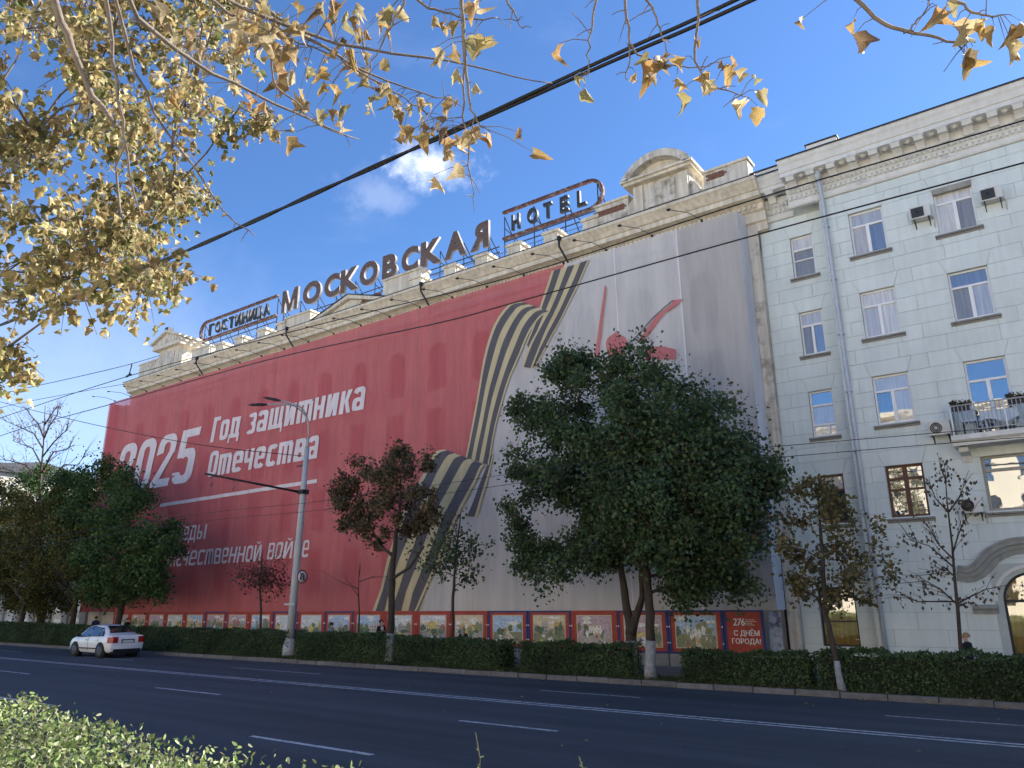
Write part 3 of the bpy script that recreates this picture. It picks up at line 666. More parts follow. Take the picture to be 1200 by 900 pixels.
def trussrow(parent, x0, x1, zlow, ztop, step):
    b = MB()
    for z in (zlow, zlow-.28): b.tube([(x0, YS+.1, z), (x1, YS+.1, z)], .035, 4)
    b.tube([(x0, YS+.2, 17.35), (x1, YS+.2, 17.35)], .045, 4); b.tube([(x0, YS+1.6, 17.3), (x1, YS+1.6, 17.3)], .03, 4)
    x = x0; k = 0
    while x <= x1+.01:
        b.tube([(x, YS+.15, 16.6), (x, YS+.15, ztop)], .03, 4); b.tube([(x, YS+.15, ztop), (x+.3, YS+2.2, 16.6)], .03, 4)
        b.tube([(x, YS+.15, ztop-.6), (min(x+step, x1), YS+.15, 17.2)], .022, 4)
        x += step; k += 1
    return b.build('truss', K['truss'], parent)
trussrow(s1, sx(331, 355), sx(585, 280), 18.3, 19.2, 1.55)
s2 = thing('rooftop_sign', 'small rooftop sign ГОСТИНИЦА in a frame with rounded left end', 'sign', (-40.5, YS, 16.6))
x0, x1 = -43.55, -37.1; n = 9; wdt = (x1-x0)/n
for i, ch in enumerate('ГОСТИНИЦА'): letter3d(ch, x0+i*wdt, x0+i*wdt+wdt*.78, 18.95, 19.72, YS, .12, K['signdark'], K['signdark'], s2, .02)
def bar_path(pts, w, d, m, parent, name):
    b = MB()
    for i in range(len(pts)-1):
        (xa, za), (xb_, zb2) = pts[i], pts[i+1]; L_ = math.hypot(xb_-xa, zb2-za)
        if L_ < 1e-6: continue
        nx, nz = -(zb2-za)/L_*w/2, (xb_-xa)/L_*w/2
        e = .02
        ux, uz = (xb_-xa)/L_*e, (zb2-za)/L_*e
        yo = .002*(i % 2)
        b.prism([(xa+nx-ux, za+nz-uz), (xb_+nx+ux, zb2+nz+uz), (xb_-nx+ux, zb2-nz+uz), (xa-nx-ux, za-nz-uz)], YS-d/2+yo, YS+d/2+yo)
    return b.build(name, m, parent)
bar_path([(-36.55, 20.0), (-43.9, 20.0)]+arcpts(-43.9, 19.37, .63, PI/2, 3*PI/2, 10)+[(-43.9, 18.74), (-36.55, 18.74)], .13, .16, K['signframe'], s2, 'frame')
trussrow(s2, -44.3, -36.6, 18.68, 19.9, 1.9)
s3 = thing('rooftop_sign', 'small rooftop sign HOTEL in a rusty frame with rounded right end', 'sign', (-17, YS, 16.6))
x0, x1 = -19.05, -14.95; wdt = (x1-x0)/4.55
for i, ch in enumerate('HOTEL'): letter3d(ch, x0+i*wdt, x0+i*wdt+wdt*(.5 if ch != 'O' else .64), 18.83, 19.62, YS, .14, K['signdark'], K['signdark'], s3, .03)
bar_path([(-19.55, 19.93), (-14.85, 19.93)]+arcpts(-14.85, 19.24, .69, PI/2, -PI/2, 10)+[(-14.85, 18.55), (-19.55, 18.55)], .13, .16, K['signframe'], s3, 'frame')
trussrow(s3, -19.6, -14.2, 18.45, 19.8, 1.7)
# ------------------------------------------------------------------ the green apartment house
G0, G1 = 25.0, 25.6                           # projecting front, set-back bay
XR = 34.0  # house lengthened out of view to keep the sun off the road
apt = thing('apartment_building', 'pale green plastered apartment house with scored block joints and a heavy bracketed cornice', 'building', (0, G0, gz(0)))
CH = .4675; ZTOP = 14.28
A, Bc, Nn = (-4.37, -3.35), (-1.88, -.84), (-6.46, -5.71)
tops = [ZTOP-CH*6*k for k in range(4)]; sills = [12.78, 9.95, 7.15, 4.34]
op_front = [(A[0], A[1], sills[k], tops[k]) for k in range(4)] + [(Bc[0], Bc[1], sills[0], tops[0]), (Bc[0], Bc[1], sills[1], tops[1]), (Bc[0], Bc[1], 6.36, tops[2]), (Bc[0], .35, sills[3], tops[3])]
ARC_X, ARC_R, ARC_Z = -1.2, .74, 1.95
for k_ in range(2):
    for a_, b_ in ((.9+2.55*k_, 1.9+2.55*k_),): op_front += [(a_, b_, sills[j], tops[j]) for j in range(4)]
op_arch = (ARC_X-ARC_R, ARC_X+ARC_R, -.3, ARC_Z+ARC_R)
op_bay = [(Nn[0], Nn[1], sills[k], tops[k]) for k in range(4)] + [(-6.9, -5.82, .66, 2.4)]
w = MB(); wall_holes(w, -5.22, XR, -.6, 16.0, op_front+[op_arch], G0, G0+.3)
wall_holes(w, -7.47, -5.22, -.6, 16.0, op_bay, G1, G1+.3)
w.add([(-5.22, G0, -.6), (-5.22, G1, -.6), (-5.22, G1, 16), (-5.22, G0, 16)], [(0, 1, 2, 3)])
w.add([(XR, G0, -.6), (XR, 40, -.6), (XR, 40, 16.3), (XR, G0, 16.3)], [(0, 1, 2, 3)])
w.add([(-7.46, G1+.3, -.6), (-7.46, 40, -.6), (-7.46, 40, 16.3), (-7.46, G1+.3, 16.3)], [(0, 1, 2, 3)])
# corners of the arched opening
for s in (-1, 1):
    pts = [(ARC_X+s*ARC_R, ARC_Z), (ARC_X+s*ARC_R, ARC_Z+ARC_R), (ARC_X, ARC_Z+ARC_R)]+[(ARC_X+s*ARC_R*math.sin(t), ARC_Z+ARC_R*math.cos(t)) for t in [PI/2*i/8 for i in range(1, 8)]]
    w.prism(pts, G0-.018, G0+.28)
w.build('wall', K['greenback'], apt)
r = MB(); r.box(-7.3, XR, 25.4, 40, 15.9, 16.35); r.build('roof', K['roofmetal'], apt)
def blocks(x0, x1, zlo, zhi, opens, yf, vis_x1, bw):
    k = 0; z = ZTOP
    while z < zhi: z += CH
    rest = MB()
    while z > zlo+.05:
        za, zb = max(z-CH, zlo), min(z, zhi); z -= CH; k += 1
        cuts = [(x0, x0), (x1, x1)]; skip = []
        for a, b, c, d in opens:
            if c < zb-.03 and d > za+.03: cuts += [(a, a), (b, b)]; skip.append((a, b, c, d))
            elif abs(d-za) < .06: cuts += [(a, a-.17), (b, b+.17)]
        xx = x0+bw*(.35 if k % 2 else .85)
        while xx < x1-.2:
            if all(abs(xx-c[0]) > .33 and abs(xx-c[1]) > .33 for c in cuts) and not any(a-.1 < xx < b+.1 for a, b, c, d in opens if abs(d-za) < .06 or (c < zb-.03 and d > za+.03)): cuts.append((xx, xx))
            xx += bw*rnd.uniform(.85, 1.15)
        cuts.sort()
        for i in range(len(cuts)-1):
            (a0, a1), (b0, b1) = cuts[i], cuts[i+1]
            lo, hi = za, zb
            inside = [s for s in skip if s[0]-.01 <= a0 and b0 <= s[1]+.01]
            if inside:
                s = inside[0]
                if s[2] > za+.08: hi = s[2]
                elif s[3] < zb-.08: lo = s[3]
                else: continue
            g_ = .0055
            pts = [(a0+g_, lo+g_), (b0-g_, lo+g_), (b1-g_, hi-g_), (a1+g_, hi-g_)]
            if min(a0, a1) > vis_x1: rest.prism(pts, yf-.022, yf+.01); continue
            mb = MB(); mb.prism(pts, yf-.022, yf+.01); mb.build('wall_block', K['green'], apt)
    if rest.v: tag(rest.build('far_wall_blocks', K['green'], apt), kind='stuff')
blocks(-5.21, 8.0, .25, 15.05, op_front+[(ARC_X-ARC_R-.2, ARC_X+ARC_R+.2, -.3, ARC_Z+ARC_R+.22)], G0, .9, 1.32)
blocks(-7.46, -5.23, .25, 15.05, op_bay, G1, 2, 1.18)
w_ = MB(); w_.box(8.01, XR, G0-.022, G0+.02, .25, 15.05); w_.build('added_wall_face', K['green'], apt)  # added unseen stretch of wall that shades the road
def plinth(x0, x1, y):
    mb = MB(); mb.box(x0, x1, y-.06, y+.05, -.6, .25); mb.build('plinth', K['concrete'], apt)
plinth(-5.2, XR, G0); plinth(-7.46, -5.3, G1)
# cornices: one over the projecting front, one over the bay
def cornice(x0, x1, y, dz=0):
    P_ = [(y+.1, 15.08), (y-.06, 15.08), (y-.1, 15.13), (y-.1, 15.19), (y-.03, 15.2), (y-.03, 15.32), (y-.06, 15.34), (y-.06, 15.46), (y-.1, 15.47), (y-.1, 15.56), (y-.16, 15.6), (y-.2, 15.68), (y-.2, 15.95),
          (y-.74, 15.96), (y-.74, 16.1), (y-.78, 16.12), (y-.84, 16.3), (y-.9, 16.38), (y-.93, 16.48), (y-.93, 16.54), (y+.1, 16.62)]
    mb = MB(); mb.sweepx(P_, x0, x1); c = mb.build('cornice', K['greentrim'], apt)
    mb = MB(); mb.sweepx([(y-.97, 16.5), (y-.97, 16.56), (y-.3, 16.74), (y+.3, 16.8), (y+.3, 16.68), (y-.94, 16.545)], x0-.03, x1); mb.build('roof_edge', K['roofmetal'], apt)
    d = MB(); x = x0+.05
    while x < min(x1, 1.6)-.1: d.box(x, x+.09, y-.12, y-.055, 15.35, 15.455); x += .16
    d.build('dentil_row', K['greentrim'], c, kind='stuff')
    e = MB(); x = x0+.08
    while x < min(x1, 1.6)-.1:
        e.add([(x, y-.165, 15.58), (x+.11, y-.165, 15.58), (x+.055, y-.2, 15.49), (x, y-.19, 15.66), (x+.11, y-.19, 15.66), (x+.055, y-.27, 15.66)], [(0, 2, 5, 3), (2, 1, 4, 5), (3, 5, 4), (0, 1, 2)]); x += .15
    e.build('egg_row', K['greentrim'], c, kind='stuff')
    x = x0+.3
    while x < min(x1, 1.7)-.1:               # scrolled brackets
        b = MB()
        b.sweepx([(y-.19, 15.93), (y-.7, 15.955), (y-.72, 15.9), (y-.66, 15.8), (y-.5, 15.84), (y-.36, 15.74), (y-.3, 15.66), (y-.22, 15.66), (y-.19, 15.7)], x-.13, x+.13)
        b.build('bracket', K['greentrim'], c)
        b = MB(); b.box(x-.17, x+.17, y-.73, y-.2, 15.925, 15.952); b.build('bracket_cap', K['greentrim'], c)
        x += .66
    x = x0+.63
    while x < min(x1, 1.7)-.3:               # rosettes in the soffit
        b = MB(); b.disc((x, y-.46, 15.94), (0, 0, 1), .12, .04, 10); b.disc((x, y-.46, 15.92), (0, 0, 1), .05, .04, 8); b.build('rosette', K['greentrim'], c); x += .66
cornice(-6.2, XR, G0); cornice(-7.1, -6.2, G1); 
# the front part runs on over the bay corner, its low mouldings die at the pipe
mb = MB(); mb.box(-7.4, -6.25, 24.95, 25.9, 16.5, 16.85); mb.build('attic_block', K['greentrim'], apt)
mb = MB(); mb.box(-7.42, -6.23, 24.9, 25.95, 16.853, 16.9); mb.build('attic_flashing', K['roofmetal'], apt)
for cx_ in (-3.86, -1.36):                    # small reliefs over the window axes
    b = MB(); b.disc((cx_, G0-.06, 15.22), (0, 1, 0), .1, .06, 12); b.disc((cx_, G0-.1, 15.22), (0, 1, 0), .05, .04, 10)
    for s in (-1, 1): b.tube([(cx_+s*.1, G0-.06, 15.2), (cx_+s*.25, G0-.06, 15.24), (cx_+s*.42, G0-.05, 15.2)], [.045, .03, .012], 6)
    b.build('relief_ornament', K['greentrim'], apt)
# chimney on the roof
c = MB(); c.box(-5.95, -4.85, 27.6, 28.6, 16.3, 18.86); ch_ = c.build('chimney', K['greentrim'], apt)
c = MB(); c.box(-6.0, -4.8, 27.54, 28.66, 18.863, 18.91); c.build('chimney_cap', K['roofmetal'], ch_)
# rain pipe in the corner
pz = MB(); pz.tube([(-5.06, 24.62, 15.62), (-5.06, 24.78, 15.2), (-5.06, 24.86, 14.9), (-5.04, 24.87, 8), (-5.0, 24.87, .3)], .065, 8); pp = pz.build('rain_pipe', K['zinc'], apt)
pz = MB(); pz.tube([(-5.06, 24.6, 15.6), (-5.06, 24.55, 15.95)], [.07, .15], 8); pz.build('hopper', K['zinc'], pp)
z = 14
while z > 1:
    q = MB(); q.box(-5.14, -4.97, 24.79, 24.99, z-.02, z+.02); q.build('pipe_clamp', K['zinc'], pp); z -= 1.9

# ------------------------------------------------------------------ windows of the green house
curt = pane_mat('pane_curtain', (.44, .44, .42), .18)
dark = pane_mat('pane_dark', (.06, .065, .07), .3)
blue = pane_mat('pane_clear', (.07, .085, .11), .34)
blind = pane_mat('pane_grey_blind', (.24, .24, .235), .1)
brt = pane_mat('pane_bright', (.64, .62, .57), .13)
curt2 = pane_mat('pane_beige_curtain', (.5, .45, .36), .2)
shade = pane_mat('pane_half_dark', (.16, .17, .18), .24)
gold = pane_mat('pane_painted_gold', (.3, .2, .06), .3)  # golden reflection of sunlit trees put into the arched pane's colour
def window(x0, x1, z0, z1, y, fm, lay, sill=True, panes=(curt, curt, curt), tr=.68, fw_=.055, label=None, box=None):
    """lay: 'T' = full-width light above, two lights below; 'Q' = six lights; 'L' = light over small casement; 'D' = door"""
    fy0, fy1 = y+.1, y+.17
    f = MB()
    zt = z0+(z1-z0)*tr; xm = (x0+x1)/2; e = .002
    f.box(x0, x0+fw_, fy0, fy1, z0, z1); f.box(x1-fw_, x1, fy0, fy1, z0, z1)
    f.box(x0+fw_, x1-fw_, fy0+e, fy1, z1-fw_, z1); f.box(x0+fw_, x1-fw_, fy0+e, fy1, z0, z0+fw_)
    rects = []
    if lay in 'TDQ':
        f.box(x0+fw_, x1-fw_, fy0-.012, fy1, zt-fw_*.6, zt+fw_*.6)
        f.box(xm-fw_*.9, xm+fw_*.9, fy0-.018, fy1, z0+fw_, zt-fw_*.6)
    if lay == 'Q':
        zq = z0+(z1-z0)*.53; f.box(x0+fw_, x1-fw_, fy0-.008, fy1, zq-.03, zq+.03); f.box(xm-fw_*.9, xm+fw_*.9, fy0-.018, fy1, zt+fw_*.6, z1-fw_)
        rects = [(x0, xm, zt, z1), (xm, x1, zt, z1), (x0, xm, zq, zt), (xm, x1, zq, zt), (x0, xm, z0, zq), (xm, x1, z0, zq)]
    elif lay in 'TD': rects = [(x0, x1, zt, z1), (x0, xm, z0, zt), (xm, x1, z0, zt)]
    elif lay == 'L':
        zq = z0+(z1-z0)*.25
        f.box(x0+fw_, x1-fw_, fy0-.012, fy1, zt-.035, zt+.035); f.box(x0+fw_, x1-fw_, fy0-.01, fy1, zq-.035, zq+.035); f.box(xm+.1, xm+.16, fy0-.015, fy1, z0+fw_, zq-.035)
        rects = [(x0, x1, zt, z1), (x0, x1, zq, zt), (x0, xm+.13, z0, zq), (xm+.13, x1, z0, zq)]
    elif lay == 'N':
        f.box(x0+fw_, x1-fw_, fy0-.012, fy1, zt-.035, zt+.035); f.box(xm-.04, xm+.04, fy0-.018, fy1, z0+fw_, zt-.035)
        rects = [(x0, x1, zt, z1), (x0, xm, z0, zt), (xm, x1, z0, zt)]
    elif lay == 'H':
        zq = z0+(z1-z0)*.42; f.box(x0+fw_, x1-fw_, fy0-.012, fy1, zt-.035, zt+.035); f.box(x0+fw_, x1-fw_, fy0-.01, fy1, zq-.02, zq+.02)
        rects = [(x0, x1, zt, z1), (x0, x1, zq, zt), (x0, x1, z0, zq)]
    wo = f.build('window_frame' if False else 'window', fm, apt)
    if label: wo['label'] = label
    for i, (a, b, c_, d) in enumerate(rects):
        p = MB(); p.box(a+.03, b-.03, y+.135, y+.15, c_+.02, d-.02); p.build('pane', panes[i % len(panes)], wo)
    if sill:
        s = MB(); s.sweepx([(y+.1, z0-.03), (y-.12, z0-.05), (y-.12, z0-.1), (y-.05, z0-.11), (y-.05, z0-.17), (y+.02, z0-.17), (y+.1, z0-.06)], x0-.12, x1+.12); s.build('sill', K['sill'], wo)
    if box:
        s = MB(); s.box(x0-.02, x1+.02, y-.04, y+.09, z1-.16, z1+.02); s.build('blind_box', K['sillw'], wo)
    return wo
Wt, Br = K['white'], K['brown']
for k_ in range(2):
    for j in range(4): window(.9+2.55*k_, 1.9+2.55*k_, sills[j], tops[j], G0, Wt, 'T', panes=(brt, curt, dark))
window(*A, sills[0], tops[0], G0, Wt, 'T', panes=(curt, curt2, shade)); window(*Bc, sills[0], tops[0], G0, Wt, 'T', panes=(brt, brt, blind), box=1)
window(*A, sills[1], tops[1], G0, Wt, 'T', panes=(brt, curt2, brt)); window(*Bc, sills[1], tops[1], G0, Wt, 'T', panes=(shade, blind, curt))
window(*A, sills[2], tops[2], G0, Wt, 'T', panes=(curt, dark, curt)); window(*Bc, 6.38, tops[2], G0, Wt, 'D', sill=False, panes=(blue, blue, blue), tr=.74, label='balcony door with white frame')
window(*A, sills[3], tops[3], G0, Br, 'Q', panes=(blue, blue, blue), tr=.74, fw_=.065, label='brown wooden window with six panes'); window(Bc[0], .35, sills[3], tops[3], G0, K['oldframe'], 'T', panes=(blue, blue, blue), tr=.74, fw_=.07, label='wide old grey wooden window')
window(*Nn, sills[0], tops[0], G1, Wt, 'H', panes=(brt, blind, blind)); window(*Nn, sills[1], tops[1], G1, Wt, 'N', panes=(curt2, blind, shade))
window(*Nn, sills[2], tops[2], G1, Wt, 'L', panes=(blue, curt, curt, curt)); window(*Nn, sills[3], tops[3], G1, Br, 'T', panes=(brt, dark, dark))
window(-6.9, -5.82, .66, 2.4, G1, K['darkmetal'], 'H', panes=(gold, gold, gold), tr=.85, sill=False, label='shop window with golden panes at pavement level')
# arched shop window
f = MB(); ro, ri = ARC_R, ARC_R-.06
fr = f
o_, i_ = arcpts(ARC_X, ARC_Z, ro, PI, 0, 18), arcpts(ARC_X, ARC_Z, ri, PI, 0, 18)
for k in range(18): f.prism([o_[k], o_[k+1], i_[k+1], i_[k]], G0+.1, G0+.17)
f.box(ARC_X-ro, ARC_X-ri, G0+.1, G0+.17, 0, ARC_Z); f.box(ARC_X+ri, ARC_X+ro, G0+.1, G0+.17, 0, ARC_Z)
f.box(ARC_X-ri, ARC_X+ri, G0+.09, G0+.17, ARC_Z-.04, ARC_Z+.03)
aw = f.build('window', K['darkmetal'], apt); aw['label'] = 'tall arched shop window with a golden reflection painted in its panes'
p = MB(); p.box(ARC_X-ri-.01, ARC_X+ri+.01, G0+.135, G0+.15, .05, ARC_Z-.02); p.build('pane', gold, aw)
p = MB(); p.prism(arcpts(ARC_X, ARC_Z+.01, ri+.01, PI, 0, 18), G0+.135, G0+.15); p.build('pane', gold, aw)
# thin trim round the arch, then the swept hood above it
f = MB(); o_, i_ = arcpts(ARC_X, ARC_Z, ARC_R+.2, PI, 0, 18), arcpts(ARC_X, ARC_Z, ARC_R+.11, PI, 0, 18)
for k in range(18): f.prism([o_[k], o_[k+1], i_[k+1], i_[k]], G0-.07, G0+.01)
f.build('arch_trim', K['greentrim'], apt)
cpts = [(-2.86, 2.86), (-2.66, 2.82), (-2.5, 2.88), (-2.36, 3.0), (-2.2, 3.18), (-2.0, 3.33), (-1.75, 3.45), (-1.5, 3.52), (-1.2, 3.54)]
cpts = [tuple(q) for q in resample(cpts, 18)]; cpts = cpts+[(2*ARC_X-x_, z_) for x_, z_ in cpts[-2::-1]]
f = MB()
layers = [(.06, -.24, -.30), (-.0, -.2, -.26), (-.12, -.12, -.2), (-.24, -.06, -.1)]
for (ofs, yy, _), (ofs2, _, _) in zip(layers, [(-.0, 0, 0), (-.12, 0, 0), (-.24, 0, 0), (-.38, 0, 0)]):
    for k in range(len(cpts)-1):
        def nrm(i):
            a_, b_ = cpts[max(i-1, 0)], cpts[min(i+1, len(cpts)-1)]; l = math.hypot(b_[0]-a_[0], b_[1]-a_[1]); return (-(b_[1]-a_[1])/l, (b_[0]-a_[0])/l)
        na, nb = nrm(k), nrm(k+1); pa, pb = cpts[k], cpts[k+1]
        f.prism([(pa[0]+na[0]*ofs, pa[1]+na[1]*ofs), (pb[0]+nb[0]*ofs, pb[1]+nb[1]*ofs), (pb[0]+nb[0]*ofs2, pb[1]+nb[1]*ofs2), (pa[0]+na[0]*ofs2, pa[1]+na[1]*ofs2)], G0+yy, G0+.01)
f.build('arch_hood', K['mould'], apt)
f = MB(); f.sweepx([(G0+.01, 1.62), (G0-.08, 1.62), (G0-.1, 1.7), (G0-.16, 1.76), (G0-.16, 1.84), (G0+.01, 1.86)], -2.68, -2.08); f.build('ledge_moulding', K['mould'], apt)
# balcony
BY = 24.15
sl = MB(); sl.sweepx([(G0, 6.12), (BY+.12, 6.12), (BY+.1, 6.2), (BY, 6.26), (BY, 6.4), (G0, 6.4)], -2.42, -.28); bal = sl.build('balcony', K['greentrim'], apt)
for xx in (-2.2, -.5):
    c = MB(); c.sweepx([(G0, 6.1), (BY+.3, 6.1), (BY+.35, 5.98), (G0-.15, 5.9), (G0-.05, 5.75), (G0, 5.7)], xx-.12, xx+.12); c.build('corbel', K['greentrim'], bal)
rl = MB()
for z, r_ in ((6.52, .016), (7.05, .016), (7.24, .024)):
    rl.tube([(-2.34, G0-.05, z), (-2.34, BY+.07, z), (-.36, BY+.07, z), (-.36, G0-.05, z)], r_, 5)
rl.build('railing', K['galv'], bal)
xs_ = [-2.34+i*.099 for i in range(21)]
for i, xx in enumerate(xs_):
    b = MB(); b.tube([(xx, BY+.07, 6.41), (xx, BY+.07, 7.23)], .026 if i in (0, 20, 13) else .012, 5); b.build('baluster', K['white'] if i in (0, 20, 13) else K['galv'], bal)
for i in range(1, 8):
    b = MB(); b.tube([(-2.34, BY+.07+i*.1, 6.41), (-2.34, BY+.07+i*.1, 7.23)], .012, 5); b.build('baluster', K['galv'], bal)
tb = thing('table', 'small table under a pale blue cloth on the balcony', 'table', (-1.25, 24.6, 6.4))
m_ = MB(); m_.box(-1.62, -.8, 24.35, 24.85, 6.98, 7.0); m_.build('tabletop', K['white'], tb)
m_ = MB()
cl = [(-1.66, 24.33), (-.76, 24.33), (-.76, 24.88), (-1.66, 24.88)]
vs = [(x_, y_, 7.012) for x_, y_ in cl]; nn = 16; ring = []
for i in range(nn*2):
    t = i/(nn*2)*4; k = int(t); u = t-k; p0, p1 = Vector((*cl[k], 0)), Vector((*cl[(k+1) % 4], 0)); q = p0.lerp(p1, u); c_ = Vector((-1.21, 24.605, 0))
    ring.append((q.x, q.y, 7.012)); 
low = [(-1.21+(x_+1.21)*(1.03+.05*math.sin(i*2.1)), 24.605+(y_-24.605)*(1.05+.06*math.sin(i*2.1)), 6.72+.07*math.sin(i*.9)) for i, (x_, y_, z_) in enumerate(ring)]
m_.add(ring+low, [tuple(range(32))]+[(i, (i+1) % 32, 32+(i+1) % 32, 32+i) for i in range(32)]); m_.build('tablecloth', K['cloth'], tb)
for sx_ in (-1.55, -.87):
    for sy_ in (24.42, 24.78):
        m_ = MB(); m_.tube([(sx_, sy_, 6.4), (sx_, sy_, 6.98)], .02, 5); m_.build('leg', K['white'], tb)
chr_ = thing('chair', 'pale blue draped garden chair beside the balcony table', 'chair', (-1.95, 24.6, 6.4))
m_ = MB(); m_.box(-2.12, -1.76, 24.42, 24.8, 6.8, 6.84); m_.build('seat', K['cloth'], chr_)
m_ = MB(); m_.box(-2.14, -2.1, 24.42, 24.8, 6.84, 7.16); m_.build('backrest', K['cloth'], chr_)
for sx_ in (-2.1, -1.78):
    for sy_ in (24.45, 24.77): m_ = MB(); m_.tube([(sx_, sy_, 6.4), (sx_, sy_, 6.8)], .016, 5); m_.build('leg', K['black'], chr_)
def leafcloud_simple(n, fn, size, seed):
    r_ = random.Random(seed); V, F = [], []
    for i in range(n):
        c = Vector(fn(r_)); a = Vector((r_.gauss(0, 1), r_.gauss(0, 1), r_.gauss(0, 1))).normalized(); b = a.orthogonal().normalized()
        s = size*r_.uniform(.6, 1.2); k = len(V); V += [c-a*s, c+b*s*.5, c+a*s, c-b*s*.5]; F.append((k, k+1, k+2, k+3))
    return V, F
K['plantleaf'] = leaf_mat('planter_leaves', [(.05, .06, .02), (.09, .07, .03), (.1, .05, .04)], .15)
for x0, x1, lb in ((-2.3, -1.85, 'planter box of low greenery on the left end of the balcony rail'), (-.95, -.4, 'planter box of low greenery on the right end of the balcony rail')):
    pl = thing('planter', lb, 'planter', ((x0+x1)/2, BY+.12, 7.2))
    b = MB(); b.box(x0, x1, BY+.1, BY+.28, 7.1, 7.25); b.build('box', K['darkmetal'], pl)
    V, F = leafcloud_simple(160, lambda r_: (r_.uniform(x0-.03, x1+.03), r_.uniform(BY+.04, BY+.32), 7.26+abs(r_.gauss(0, .06))), .06, 5)
    tag(fast_mesh('foliage', V, F, 4, K['plantleaf'], pl), kind='stuff')
# air conditioners
def aircon(px0, px1, pyc, lb, rnd_=False, y=G0, square=False):
    a, b_ = at(px0, pyc, y-.35), at(px1, pyc, y-.35); xc, w_ = (a.x+b_.x)/2, .56; zc = a.z
    t = thing('air_conditioner', lb, 'air conditioner', (xc, y, zc-.25), 'air conditioners on the green house')
    m = MB(); m.box(xc-w_/2, xc+w_/2, y-.36, y-.08, zc-.2, zc+.2); m.build('casing', K['acwhite'], t)
    m = MB(); (m.box(xc-.25, xc+.1, y-.375, y-.361, zc-.16, zc+.16) if square else m.disc((xc-.08, y-.362, zc), (0, 1, 0), .165, .016, 24)); g_ = m.build('fan_grille', K['acdark'], t)
    m = MB(); m.disc((xc-.08, y-.375, zc), (0, 1, 0), .045, .02, 12)
    for rr_ in (.08, .12, .16): m.tube([(xc-.08+rr_*math.cos(k*PI/9), y-.376, zc+rr_*math.sin(k*PI/9)) for k in range(19)], .005, 4)
    m.build('grille_rings', K['acwhite'] if not rnd_ and not square else K['darkmetal'], g_)
    for s in (-.2, .2):
        m = MB(); m.tube([(xc+s, y-.02, zc-.42), (xc+s, y-.02, zc-.215), (xc+s, y-.4, zc-.215)], .016, 4); m.tube([(xc+s, y-.02, zc-.4), (xc+s, y-.36, zc-.22)], .012, 4); m.build('bracket', K['darkmetal'], t)
    m = MB(); m.tube([(xc+.26, y-.2, zc-.1), (xc+.32, y-.1, zc-.2), (xc+.3, y-.03, zc-.5)], .015, 5); m.build('hose', K['acwhite'], t)
aircon(1064, 1094, 252, 'air conditioner left of the top right window, a loose hose under it', square=True); aircon(1148, 1176, 230, 'air conditioner right of the top right window', square=True)
aircon(1086, 1116, 503, 'white air conditioner with big round fan beside the balcony'); aircon(1124, 1152, 593, 'air conditioner with dark fan left of the wide old window', True)
